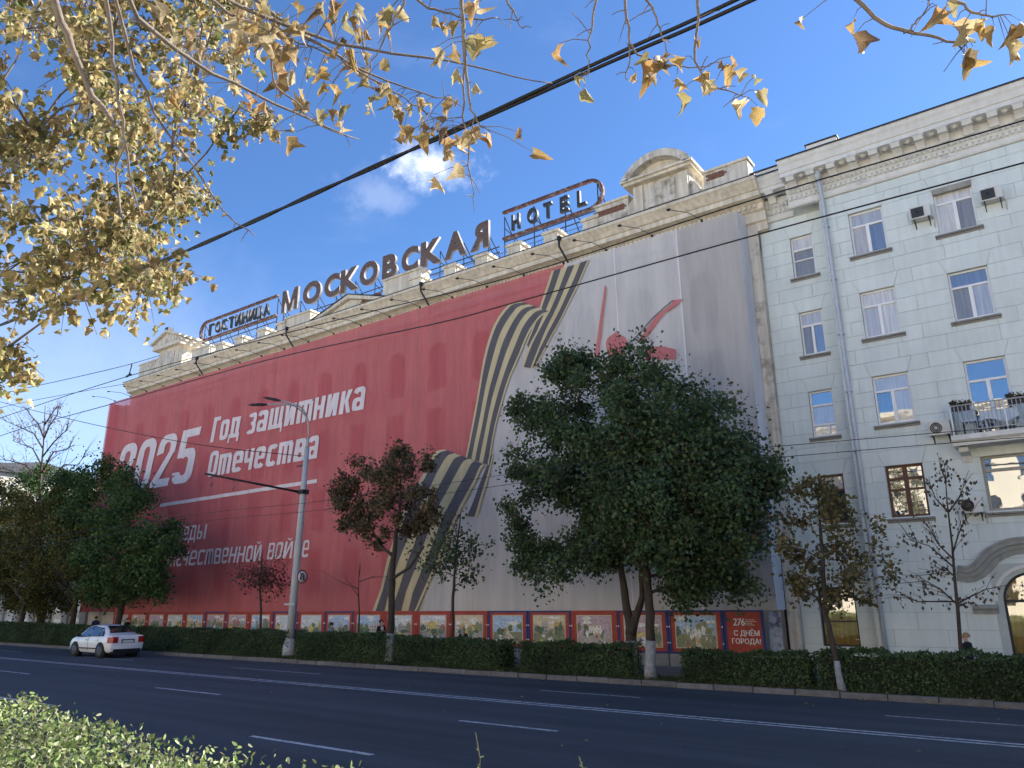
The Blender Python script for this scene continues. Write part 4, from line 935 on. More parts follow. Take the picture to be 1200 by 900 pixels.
# ------------------------------------------------------------------ poster boards along the foot of the banner
def pmat(n, c): K[n] = mat(n, [v_*.85+.05 for v_ in c], .5, .42, 16, spec=.3)
PRN = [('print_sky_blue', (.36, .50, .68)), ('print_sky_pale', (.58, .62, .64)), ('print_dusk', (.46, .34, .42)), ('print_cream', (.62, .54, .36)), ('print_ochre', (.50, .34, .10)), ('print_leaf', (.12, .18, .08)), ('print_moss', (.22, .24, .11)),
       ('print_stone', (.34, .33, .32)), ('print_brick', (.36, .13, .08)), ('print_white', (.72, .72, .70)), ('print_slate', (.10, .12, .18)), ('print_path', (.44, .40, .36)), ('print_water', (.14, .28, .42)), ('print_dark_leaf', (.05, .10, .04)), ('print_yellow', (.62, .48, .10))]
for n_, c_ in PRN: pmat(n_, c_)
PM = [K[n_] for n_, _ in PRN]
def picture(x0, x1, z0, z1, y, seed, parent):   # a printed town or park scene, cut from flat pieces of paper-thin print
    r_ = random.Random(seed*7+3); m = MB(); w, h = x1-x0, z1-z0; lay = [0]
    def piece(poly, mi):
        lay[0] += 1; yy = y-.0006*lay[0]; m.add([(x0+min(max(u, 0), 1)*w, yy, z0+min(max(v, 0), 1)*h) for u, v in poly], [tuple(range(len(poly)))], mi)
    def blob_(u, v, ru, rv, mi): k0 = r_.uniform(0, 6); piece([(u+ru*(1+.22*math.sin(3*t+k0)+.12*math.sin(7*t))*math.cos(t), v+rv*(1+.22*math.sin(4*t+k0))*math.sin(t)) for t in [2*PI*k/18 for k in range(18)]], mi)
    piece([(0, 0), (1, 0), (1, 1), (0, 1)], r_.choice([0, 0, 1, 1, 2, 3])); hz_ = r_.uniform(.3, .5)
    for k in range(2): blob_(r_.random(), r_.uniform(.7, .95), r_.uniform(.1, .25), r_.uniform(.04, .09), 9)
    kind = r_.choice(['town', 'park', 'town', 'river', 'fountain'])
    u = -.05
    while u < 1:
        b_ = r_.uniform(.12, .3); t_ = hz_+r_.uniform(.08, .4)
        if kind in ('town', 'river') or r_.random() < .4:
            mi = r_.choice([3, 4, 7, 8, 9, 11, 14]); piece([(u, hz_-.1), (u+b_, hz_-.1), (u+b_, t_), (u+b_*.5, t_+r_.choice([0, .05, .12])), (u, t_)], mi)
            for a in range(3):
                for c in range(2): piece([(u+b_*(.15+.27*a), hz_+.04+c*.13), (u+b_*(.28+.27*a), hz_+.04+c*.13), (u+b_*(.28+.27*a), min(t_, hz_+.12+c*.13)), (u+b_*(.15+.27*a), min(t_, hz_+.12+c*.13))], 10) if t_ > hz_+.14+c*.13 else None
        u += b_*r_.uniform(.8, 1.2)
    piece([(0, 0), (1, 0), (1, hz_+r_.uniform(-.06, .03)), (.5, hz_), (0, hz_+r_.uniform(-.06, .03))], {'river': 12, 'park': 6}.get(kind, r_.choice([11, 6, 7])))
    piece([(r_.uniform(.2, .5), 0), (r_.uniform(.6, .95), 0), (.55, hz_), (.48, hz_)], r_.choice([11, 3, 9]))
    for k in range(r_.randint(4, 9)): blob_(r_.random(), hz_+r_.uniform(-.08, .25), r_.uniform(.06, .17), r_.uniform(.08, .2), r_.choice([5, 6, 13, 5, 14]))
    if kind == 'fountain':
        for k in range(5): blob_(.3+.1*k, hz_-.05+r_.uniform(0, .2), .05, .14, 9)
    for k in range(r_.randint(5, 10)): blob_(r_.random(), r_.uniform(.0, hz_*.8), r_.uniform(.02, .07), r_.uniform(.02, .09), r_.choice([9, 4, 8, 10, 5, 14, 2]))
    return m.build('poster', PM, parent)
BOARDY = 24.35
pics = ['a pale street view', 'a grey stone building', 'a mossy garden view', 'a pale blue riverside', 'a white fountain', 'a yellow and grey town view', 'an ochre and blue arch', 'a green park with white figures', 'a pinkish dusk street', 'a cream facade and trees', 'a green park and yellow hall']
pk = {0: 'right-hand neighbour: the red congratulation board'}
xr = -9.55; k = 0
ordw = ['first', 'second', 'third', 'fourth', 'fifth', 'sixth', 'seventh', 'eighth', 'ninth', 'tenth', 'eleventh', 'twelfth', 'thirteenth', 'fourteenth', 'fifteenth', 'sixteenth', 'seventeenth', 'eighteenth', 'nineteenth', 'twentieth']
while xr > -46:
    x0, x1 = xr-1.88, xr; z0, z1 = .40, 1.74
    t = thing('poster_board', f'red and blue framed picture board, {ordw[k]} to the left of the red greeting board', 'billboard', ((x0+x1)/2, BOARDY, 0), 'picture boards under the banner')
    m = MB(); m.box(x0+.01, x0+.09, BOARDY-.03, BOARDY+.05, z0, z1); m.box(x1-.09, x1-.01, BOARDY-.03, BOARDY+.05, z0, z1)
    m.box(x0+.09, x1-.09, BOARDY-.026, BOARDY+.05, z1-.06, z1); m.box(x0+.09, x1-.09, BOARDY-.026, BOARDY+.05, z0, z0+.05)
    blue_ = k in (0, 1, 3, 4, 9, 11, 14)
    m.build('frame', K['pblue'] if blue_ else K['pred'], t)
    m = MB(); m.box(x0+.09, x1-.09, BOARDY-.012, BOARDY+.02, z0+.05, z1-.06); m.build('red_border', K['pred'], t)
    m = MB(); m.box(x0+.23, x1-.23, BOARDY-.02, BOARDY-.013, z0+.16, z1-.15); m.build('margin', K['pcream'], t)
    m = MB(); xm = x0+.27; split_ = rnd.random() < .5
    m.box(x0+.27, x1-.27, BOARDY-.026, BOARDY-.021, z0+.2, z1-.19); m.build('poster_backing', K['white'], t); picture(x0+.27, x1-.27, z0+.2, z1-.19, BOARDY-.027, k, t)
    for zz in (.7, 1.2):
        for xx in (x0+.02, x1-.05): m = MB(); m.box(xx, xx+.03, BOARDY-.05, BOARDY-.031, zz, zz+.05); m.build('clip', K['white'], t)
    m = MB(); m.box(x0+.02, x1-.02, BOARDY-.1, BOARDY+.2, -.1, .385); m.build('base', K['concrete'], t)
    xr -= 1.885; k += 1
t = thing('greeting_board', 'red board with white city day greeting at the right end of the picture boards', 'billboard', (-8.95, BOARDY, 0))
m = MB(); m.box(-9.53, -9.45, BOARDY-.03, BOARDY+.05, .40, 1.74); m.box(-8.34, -8.27, BOARDY-.03, BOARDY+.05, .40, 1.74); m.box(-9.45, -8.34, BOARDY-.026, BOARDY+.05, 1.69, 1.74); m.build('frame', K['pblue'], t)
m = MB(); m.box(-9.45, -8.34, BOARDY-.012, BOARDY+.02, .40, 1.69); m.build('panel', K['pred'], t)
m = MB(); m.box(-9.5, -8.3, BOARDY-.1, BOARDY+.2, -.1, .385); m.build('base', K['concrete'], t)
line('276', -9.22, -8.86, 1.28, .22, .1, K['signwhite'], 0, .0, t, .008, flat=BOARDY-.016)
line('С ДНЁМ', -9.22, -8.42, .98, .16, 0, K['signwhite'], 0, .0, t, .006, flat=BOARDY-.016, tall=0)
line('ГОРОДА!', -9.3, -8.4, .74, .16, 0, K['signwhite'], 0, .0, t, .006, flat=BOARDY-.016, tall=0)
m = MB()
for i, (x_, z_, w_) in enumerate([(-8.84, 1.44, .3), (-8.84, 1.39, .36), (-8.84, 1.34, .22), (-8.84, 1.29, .3)]): m.box(x_, x_+w_, BOARDY-.016, BOARDY-.0125, z_, z_+.02)
m.build('small_print', K['pcream'], t)

# ------------------------------------------------------------------ trees
T_QUAD = (np.array([(0, 0, 0), (-.42, .5, .14), (0, 1, 0), (.42, .5, .14)], float), np.array([(0, 1, 2, 3)]))
def maple_template(curl=.3, fold=.25, seed=0, bend=.3):
    r_ = random.Random(seed)
    half = [(.16, .06), (.42, .05), (.40, .22), (.54, .42), (.42, .50), (.30, .58), (.20, .80)]
    pts = [(0, 0)]+half+[(0, 1.02)]+[(-x, y) for x, y in half[::-1]]
    pts = [(x*(1+r_.uniform(-.15, .15)), y+r_.uniform(-.05, .05)) for x, y in pts]
    V = [(x, y, fold*abs(x)+curl*x*x*1.5-bend*(y-.3)**2+r_.uniform(-.04, .04)) for x, y in pts]+[(0, .38, 0)]
    n = len(pts)
    return np.array(V, float), np.array([(i, (i+1) % n, n) for i in range(n)])
def curled_leaf(curl, fold, seed, bend):         # a softer, withered leaf: rim, inner ring, heart; smooth shaded
    r_ = random.Random(seed+50); V0, _ = maple_template(0, 0, seed, 0); rim = V0[:-1]; c = np.array([0, .38, 0]); n = len(rim)
    pts = np.concatenate([rim, c+(rim-c)*.55, [c]])
    for p in pts:
        x, y = p[0], p[1]-.38; th = math.atan2(y, x); rr_ = math.hypot(x, y)
        p[2] = fold*x*x*2.2+curl*rr_*rr_*math.sin(2*th+seed)*1.3-bend*y*y*.9+.10*rr_*math.sin(5*th+seed*1.7)
        p[0] *= 1-.35*abs(fold)*abs(x)*2; p[1] -= .15*bend*max(0, y)*y*2
    F = []
    for i in range(n):
        j = (i+1) % n; F += [(i, j, n+j), (i, n+j, n+i), (n+i, n+j, 2*n)]
    return pts, np.array(F)
T_MAPLE = maple_template()
def scatter(P_, size, tpl, seed, droop=None, var=.3):
    rg = np.random.default_rng(seed); n = len(P_); V, F = tpl
    q = rg.normal(size=(n, 4))
    if droop is not None:                    # tip hangs down, spun round the vertical, tilted a little
        a = rg.uniform(0, 2*PI, n); tl = rg.normal(PI-.0, droop, n)
        ca, sa, ct, st = np.cos(a), np.sin(a), np.cos(tl), np.sin(tl)
        # local y -> (sin t * dir, cos t) ; local x -> horizontal ; local z -> the rest
        ey = np.stack([st*ca, st*sa, ct], 1); sp = rg.uniform(0, 2*PI, n); h = np.stack([np.cos(sp), np.sin(sp), 0*sp], 1)
        ex = np.cross(ey, h); ex /= np.linalg.norm(ex, axis=1)[:, None]; ez = np.cross(ex, ey)
        R_ = np.stack([ex, ey, ez], 2)
    else:
        q /= np.linalg.norm(q, axis=1)[:, None]; w, x, y, z = q.T
        R_ = np.stack([np.stack([1-2*(y*y+z*z), 2*(x*y-z*w), 2*(x*z+y*w)], 1), np.stack([2*(x*y+z*w), 1-2*(x*x+z*z), 2*(y*z-x*w)], 1), np.stack([2*(x*z-y*w), 2*(y*z+x*w), 1-2*(x*x+y*y)], 1)], 1)
    s = size*(1+rg.uniform(-var, var, n))
    out_ = np.einsum('nij,kj->nki', R_, V)*s[:, None, None]+np.asarray(P_)[:, None, :]
    fs = (F[None]+(np.arange(n)*len(V))[:, None, None]).reshape(-1, F.shape[1])
    return out_.reshape(-1, 3), fs
def tube_np(lines, sides=4):                 # many thin tapering twigs as quads
    V, F = [], []
    for pts, r0, r1 in lines:
        k = len(pts); base = len(V)
        for i, p in enumerate(pts):
            p = Vector(p); tg = (Vector(pts[min(i+1, k-1)])-Vector(pts[max(i-1, 0)])); tg = tg.normalized() if tg.length > 1e-6 else Vector((0, 0, 1))
            a = tg.orthogonal().normalized(); b = tg.cross(a); r_ = r0+(r1-r0)*i/max(1, k-1)
            for j in range(sides): w_ = 2*PI*j/sides; V.append(tuple(p+(a*math.cos(w_)+b*math.sin(w_))*r_))
        for i in range(k-1):
            for j in range(sides): F.append((base+i*sides+j, base+i*sides+(j+1) % sides, base+(i+1)*sides+(j+1) % sides, base+(i+1)*sides+j))
    return V, F
def gen_clumps(c, rad, n, r, seed, shell=.55, flat_bottom=.75):
    r_ = random.Random(seed); out_ = []
    while len(out_) < n:
        v = Vector((r_.gauss(0, 1), r_.gauss(0, 1), r_.gauss(0, 1))).normalized()*(r_.uniform(shell, 1) if r_.random() < .75 else r_.uniform(.1, shell))
        if v.z < 0: v.z *= flat_bottom
        p = Vector((c.x+v.x*(rad[0]-r*.6), c.y+v.y*(rad[1]-r*.6), c.z+v.z*(rad[2]-r*.6)))
        out_.append((p, r*r_.uniform(.7, 1.25)))
    return out_
def poly_clumps(poly, Y, dY, n, r, seed):      # clumps through the depth of a crown of the given outline
    r_ = random.Random(seed); out_ = []; xs = [p[0] for p in poly]; ys = [p[1] for p in poly]; cx_, cy_ = (min(xs)+max(xs))/2, (min(ys)+max(ys))/2
    while len(out_) < n:
        p = (r_.uniform(min(xs), max(xs)), r_.uniform(min(ys), max(ys)))
        if not inside(p, poly): continue
        e = 1-min(1, math.hypot((p[0]-cx_)/(max(xs)-min(xs))*2, (p[1]-cy_)/(max(ys)-min(ys))*2))
        out_.append((at(*p, Y+r_.uniform(-1, 1)*dY*(.25+.75*e**.5)), r*r_.uniform(.65, 1.2)*(.75+.25*e)))
    return out_
def inside(p, poly):
    c = False; j = len(poly)-1
    for i in range(len(poly)):
        if (poly[i][1] > p[1]) != (poly[j][1] > p[1]) and p[0] < (poly[j][0]-poly[i][0])*(p[1]-poly[i][1])/(poly[j][1]-poly[i][1])+poly[i][0]: c = not c
        j = i
    return c
def crown_px(pl, pr, pyc, pxt, pyt, pyb, Y, dy=.9):
    l, r_, t_, b_ = at(pl, pyc, Y), at(pr, pyc, Y), at(pxt, pyt, Y), at((pl+pr)/2, pyb, Y)
    return Vector(((l.x+r_.x)/2, Y, (t_.z+b_.z)/2)), ((r_.x-l.x)/2, (r_.x-l.x)/2*dy, (t_.z-b_.z)/2)
def tree(name, label, trunks, clumps, nper, lsize, lm, bark, seed, tpl=T_QUAD, lime=None, spread=.3, ntw=6, limbr=.05, group=None, droop=None, cat='tree', every=1, leafmin=0.25):
    r_ = random.Random(seed); rg = np.random.default_rng(seed)
    b0 = Vector(trunks[0][0][0]); root = thing(name, label, cat, b0, group)
    tm = MB(); nodes = []
    for tr in trunks:
        pts = [Vector(p) for p, _ in tr]; rs = [q for _, q in tr]
        fine, fr_ = [], []
        for i in range(len(pts)-1):
            for s in range(5):
                u = s/5; fine.append(pts[i].lerp(pts[i+1], u)+Vector((r_.uniform(-1, 1), r_.uniform(-1, 1), 0))*rs[i]*.16); fr_.append((rs[i]*(1-u)+rs[i+1]*u)*r_.uniform(.94, 1.06))
        fine.append(pts[-1]); fr_.append(rs[-1]); fr_[0] *= 1.35
        tm.tube(fine, fr_, 9); nodes += list(zip(fine[3:], fr_[3:]))
        if lime and tr is trunks[0]:
            lz = b0.z+lime; lw = [(p, q*1.03+.004) for p, q in zip(fine, fr_) if p.z < lz]
            if len(lw) > 1: wm = MB(); wm.tube([p for p, _ in lw], [q for _, q in lw], 9); wm.build('whitewash', K['lime'], root)
    tw = []; pts_l = []
    clumps = sorted(clumps, key=lambda q: min((nd[0]-q[0]).length for nd in nodes))
    for ci, (c, cr) in enumerate(clumps):
        best = min(nodes, key=lambda nd: (nd[0]-c).length*(1 if nd[1] > .03 else 1.15)+(2.5 if nd[0].z > c.z+.1 else 0))
        s = best[0]; d = (c-s); mid = s.lerp(c, .5)+Vector((r_.uniform(-.12, .12), r_.uniform(-.12, .12), .12))*d.length
        if ci % every == 0: tm.tube([s, s.lerp(mid, .5)+Vector((0, 0, .03*d.length)), mid, c], [min(limbr, best[1]*.7), min(limbr, best[1]*.7)*.8, min(limbr, best[1]*.7)*.55, min(limbr, best[1]*.7)*.3], 5)
        nodes.append((c, max(min(limbr, best[1]*.7)*.5, .008)))
        for k in range(ntw):
            e = c+Vector((r_.gauss(0, 1), r_.gauss(0, 1), r_.gauss(0, .8))).normalized()*cr*r_.uniform(.6, 1.15); m0 = c.lerp(e, .5)+Vector((r_.uniform(-.1, .1), r_.uniform(-.1, .1), r_.uniform(0, .15)))*cr
            st = mid.lerp(c, r_.uniform(.4, 1)); tw.append(([st, m0, e], limbr*.18+.003, .003))
            m_ = max(1, int(nper/ntw)); u = rg.uniform(leafmin, 1.05, m_)
            A_, B_, C_ = np.array(st), np.array(m0), np.array(e)
            P_ = ((1-u)**2)[:, None]*A_+(2*u*(1-u))[:, None]*B_+(u*u)[:, None]*C_+rg.normal(0, spread*cr*.5, (m_, 3)); pts_l.append(P_)
    tm.build('trunk', bark, root)
    V, F = tube_np(tw, 3)
    P_ = np.concatenate(pts_l); LV, LF = scatter(P_, lsize, tpl, seed, droop)
    if LF.shape[1] == 4:
        o = fast_mesh('crown', np.concatenate([LV, np.array(V)]), np.concatenate([LF, np.array(F)+len(LV)]), 4, [lm, bark], root, np.r_[np.zeros(len(LF), int), np.ones(len(F), int)])
        o['kind'] = 'stuff'
    else:
        tag(fast_mesh('crown', LV, LF, 3, lm, root), kind='stuff'); tag(fast_mesh('twig_mass', V, F, 4, bark, root), kind='stuff')
    return root
K['lf_dark'] = leaf_mat('dark_maple_leaves', [(.04, .07, .038), (.062, .105, .05), (.08, .12, .052), (.12, .09, .05)], .2, .5, [0, .4, .9, 1])
K['lf_yg'] = leaf_mat('yellowing_leaves', [(.07, .085, .03), (.1, .11, .03), (.15, .13, .04), (.08, .07, .03)], .3)
K['lf_red'] = leaf_mat('red_brown_leaves', [(.095, .075, .05), (.14, .10, .06), (.085, .085, .045), (.17, .12, .07)], .25)
K['lf_olive'] = leaf_mat('olive_leaves', [(.08, .085, .04), (.13, .12, .05), (.2, .15, .06), (.07, .08, .05)], .3)
K['lf_rust'] = leaf_mat('rust_leaves', [(.12, .05, .05), (.16, .07, .06), (.1, .07, .05)], .25)
K['lf_dry'] = leaf_mat('dry_leaves', [(.09, .07, .055), (.13, .1, .07), (.1, .09, .06)], .25)
def on_ground(px, py, Y): q = at(px, py, Y); q.z = .08+gz(q.x); return q
def P3(pts, Y): return [at(a, b, Y) for a, b in pts]
# the big pair of maples
Y1 = 20.7
c, rad = crown_px(578, 905, 560, 735, 412, 690, Y1)
PBIG = [(674, 406), (708, 420), (738, 408), (770, 422), (806, 458), (842, 472), (866, 478), (866, 492), (848, 506), (874, 526), (904, 545), (911, 572), (897, 600), (894, 635), (868, 650), (868, 690), (848, 690), (810, 700), (788, 680), (756, 658), (715, 666), (669, 678), (632, 674), (592, 650), (590, 618), (590, 588), (586, 554), (584, 525), (592, 488), (620, 464), (642, 434)]
cl = poly_clumps(PBIG, Y1, 2.6, 210, .85, 3)
c2_, rad2 = crown_px(685, 910, 600, 790, 470, 684, 20.0, .8)
cl2 = gen_clumps(c2_, rad2, 46, .9, 4, .5)
tree('maple_tree', 'large dark green maple with forked whitewashed trunk in front of the grey banner',
     [[(on_ground(741, 785, Y1), .165), (at(740, 742, Y1), .15), (at(730, 680, Y1), .1), (at(715, 600, Y1), .09), (at(705, 500, Y1), .04)], [(at(740, 742, Y1), .12), (at(753, 700, Y1), .1), (at(752, 600, Y1+.3), .08), (at(742, 450, Y1+.3), .03)]],
     cl, 330, .115, K['lf_dark'], K['bark'], 11, T_QUAD, 1.0, .5, 8, .06)
tree('maple_tree', 'dark green maple with straight whitewashed trunk nearest the kerb',
     [[(on_ground(763, 797, 20.05), .14), (at(762, 720, 20.05), .125), (at(757, 660, 20.05), .11), (at(765, 560, 20.05), .08), (at(775, 500, 20.05), .03)]],
     cl2, 560, .115, K['lf_dark'], K['bark'], 12, T_QUAD, 1.1, .5, 8, .05)
# round red-brown tree
c, rad = crown_px(395, 532, 600, 470, 520, 655, 20.6, .9)
tree('maple_tree', 'round red brown tree with whitewashed foot in front of the red banner', [[(on_ground(456, 775, 20.6), .15), (at(458, 720, 20.6), .13), (at(460, 660, 20.6), .1), (at(468, 600, 20.6), .05), (at(470, 550, 20.6), .02)],
     [(at(457, 680, 20.6), .06), (at(480, 665, 20.6), .05), (at(497, 640, 20.6), .025)], [(at(459, 650, 20.6), .06), (at(445, 640, 20.6), .05), (at(432, 610, 20.6), .02)]],
     poly_clumps([(400, 545), (440, 538), (468, 524), (494, 523), (505, 545), (512, 562), (508, 585), (518, 603), (502, 622), (483, 628), (448, 636), (427, 633), (405, 622), (396, 603), (396, 580)], 20.6, 1.6, 70, .5, 21), 150, .12, K['lf_red'], K['bark'], 22, T_QUAD, 1.1, .55, 6, .035)
# slim saplings
c, rad = crown_px(487, 575, 645, 543, 592, 712, 20.9, .9)
tree('maple_sapling', 'slim sapling with sparse dark leaves before the white lower banner', [[(on_ground(530, 770, 20.9), .055), (at(531, 700, 20.9), .05), (at(535, 640, 20.9), .035), (at(541, 595, 20.9), .012)]],
     gen_clumps(c, rad, 34, .5, 31, .4), 36, .12, K['lf_dark'], K['bark'], 32, T_QUAD, None, .6, 5, .02)
c, rad = crown_px(268, 345, 678, 308, 640, 715, 21.3, .9)
tree('maple_sapling', 'small rust red sapling below the banner text', [[(on_ground(306, 755, 21.3), .06), (at(306, 715, 21.3), .05), (at(304, 680, 21.3), .035), (at(308, 645, 21.3), .012)]],
     gen_clumps(c, rad, 30, .6, 41, .3), 34, .11, K['lf_rust'], K['bark'], 42, T_QUAD, None, .6, 6, .02)
def twig_tree(name, label, trunk, branches, Y, lm, nleaf, seed, r0=.05, lsize=.12, dY=0., tpl=T_QUAD, extra=3, cat='tree', droop=.5, jit=.12, sides=6):
    r_ = random.Random(seed); base = on_ground(*trunk[0], Y); root = thing(name, label, cat, base); tm = MB()
    tp = [base]+P3(trunk[1:], Y); n = len(tp); tm.tube(tp, [r0*(1-i/(n-1)*.85) for i in range(n)], 7)
    tw = []; ends = []
    for br in branches:
        dy = r_.uniform(-.9, .9)
        p = [at(a, b, Y) for a, b in br]; p = [q+Vector((0, dy*i/len(p), 0)) for i, q in enumerate(p)]
        tm.tube(p, [r0*.42*(1-i/(len(p)-1)*.75) for i in range(len(p))], 5); ends.append(p)
        for k in range(extra):
            i = r_.randrange(len(p)-1); s = p[i].lerp(p[i+1], r_.random()); d = (p[-1]-p[0])*r_.uniform(.2, .45)
            e = s+d+Vector((r_.gauss(0, .2), r_.gauss(0, .3), r_.gauss(.1, .2)))*d.length*1.2; m0 = s.lerp(e, .5)+Vector((0, 0, .08*d.length)); tw.append(([s, m0, e], r0*.14, .004)); ends.append([s, m0, e])
    tm.build('trunk', K['bark'], root); V, F = tube_np(tw, 3); fast_mesh('twig_mass', V, F, 4, K['bark'], root, kind='stuff')
    pts = []
    for k in range(nleaf):
        p = r_.choice(ends); i = r_.randrange(len(p)-1); pts.append(tuple(p[i].lerp(p[i+1], r_.uniform(.15, 1))+Vector((r_.gauss(0, jit), r_.gauss(0, jit), r_.gauss(-.05, jit)))))
    if nleaf:
        LV, LF = scatter(np.array(pts), lsize, tpl, seed, droop); tag(fast_mesh('crown', LV, LF, LF.shape[1], lm, root), kind='stuff')
    return root
twig_tree('bare_sapling', 'thin leafless sapling beside the lamp post hedge', [(420, 755), (421, 720), (420, 690), (421, 660)], [[(420, 690), (405, 683), (384, 669)], [(421, 675), (424, 665), (427, 655)], [(420, 682), (432, 676), (446, 675)], [(421, 700), (418, 690), (414, 678)]], 21.4, K['lf_rust'], 0, 51, .045, extra=2)
# right-hand leaning tree and the thin tree before the arch
Yr = 19.75
c, rad = crown_px(902, 1055, 648, 955, 552, 742, Yr+.2, .8)
tree('maple_tree', 'leaning olive young maple with pale trunk in front of the green house', [[(on_ground(987, 809, Yr), .075), (at(975, 750, Yr), .065), (at(968, 722, Yr), .06), (at(963, 640, Yr), .04), (at(957, 565, Yr), .012)], [(at(968, 725, Yr), .035), (at(957, 700, Yr), .03), (at(930, 685, Yr), .015)], [(at(968, 720, Yr), .04), (at(985, 690, Yr), .03), (at(1015, 670, Yr-.2), .012)]],
     poly_clumps([(931, 556), (957, 553), (986, 566), (992, 598), (1044, 615), (1044, 627), (1024, 634), (1040, 665), (1053, 695), (1032, 705), (985, 716), (943, 710), (927, 698), (906, 688), (922, 660), (905, 640), (918, 622), (909, 604), (932, 592), (928, 572)], Yr+.2, 1.2, 75, .36, 61), 46, .105, K['lf_olive'], K['bark'], 62, T_QUAD, .75, .6, 6, .02)
twig_tree('sparse_tree', 'thin sapling with a few curled dry leaves before the arched window', [(1127, 800), (1123, 720), (1119, 680), (1116, 640), (1110, 590), (1107, 545)],
          [[(1121, 708), (1102, 690), (1085, 681), (1050, 684)], [(1121, 708), (1140, 697), (1155, 690), (1175, 686)], [(1119, 676), (1105, 664), (1095, 672), (1062, 675)], [(1117, 655), (1102, 640), (1092, 622), (1083, 608)],
           [(1116, 650), (1124, 628), (1132, 612), (1143, 603)], [(1112, 600), (1125, 585), (1135, 565)], [(1111, 600), (1098, 585), (1092, 565)], [(1118, 665), (1090, 640), (1064, 632)], [(1109, 565), (1103, 552), (1098, 540)], [(1121, 705), (1075, 705), (1045, 690)]],
          20.2, K['lf_dry'], 420, 63, .048, .085, extra=9, jit=.09, tpl=T_QUAD)
# the dark trees at the left
def big_tree(lb, px, py, cr, Y, lm, seed, n=70, nper=240, name='maple_tree', r0=.17, cr_r=1.0, ls=.17, fb=.75):
    c, rad = crown_px(min(p[0] for p in cr), max(p[0] for p in cr), 640, cr[1][0], min(p[1] for p in cr), max(p[1] for p in cr), Y, .8)
    b = on_ground(px, py, Y); tree(name, lb, [[(b, r0), (b+Vector((.1, 0, 2.2)), r0*.85), (Vector((c.x, Y, c.z)), r0*.5), (Vector((c.x+.2, Y, c.z+rad[2]*.6)), .04)]], poly_clumps(cr, Y, 2.8, n, cr_r, seed), nper, ls, lm, K['bark'], seed, T_QUAD, None, .55, 7, .06)
K['lf_deep'] = leaf_mat('deep_green_leaves', [(.035, .07, .028), (.055, .105, .035), (.085, .13, .042)], .25, .5)
big_tree('dark green tree left of the white car bending over the banner corner', 136, 750, [(62, 565), (100, 552), (135, 547), (165, 572), (198, 608), (210, 640), (200, 685), (185, 695), (150, 708), (110, 712), (75, 700), (60, 640)], 21.2, K['lf_deep'], 71, 95, 380, ls=.14, fb=.95)
big_tree('broad yellowing tree between the bare tree and the dark tree', 82, 745, [(-5, 575), (50, 562), (100, 572), (126, 620), (122, 695), (90, 716), (20, 716), (-5, 700)], 22.4, K['lf_yg'], 72, 80, 330, ls=.14, fb=.95)
big_tree('yellow green tree at the left edge of the street', 22, 745, [(-80, 565), (0, 560), (48, 582), (60, 640), (48, 710), (-80, 718)], 21.3, K['lf_yg'], 73, 80, 330, ls=.14, fb=.95)
big_tree('dark tree with low crown behind the bare tree', 47, 745, [(-40, 552), (30, 541), (100, 550), (104, 695), (-40, 712)], 25.5, K['lf_deep'], 74, 80, 300, ls=.15, fb=.95)
twig_tree('bare_tree', 'tall nearly bare tree rising above the dark trees at left', [(46, 745), (46, 640), (47, 570), (51, 520), (53, 475)],
          [[(50, 525), (40, 508), (22, 500), (8, 494)], [(51, 515), (60, 500), (72, 487), (75, 478)], [(51, 512), (45, 497), (36, 486), (30, 478)], [(48, 555), (65, 530), (82, 528), (95, 522)], [(47, 565), (30, 545), (12, 540), (-5, 538)], [(50, 535), (66, 518), (80, 508), (88, 505)], [(52, 498), (58, 484), (62, 474)], [(48, 560), (25, 556), (5, 548)], [(47, 575), (75, 545), (92, 545), (100, 535)], [(49, 545), (35, 525), (20, 520), (5, 515)]],
          24.2, K['lf_rust'], 420, 75, .15, .12, extra=16, jit=.25)

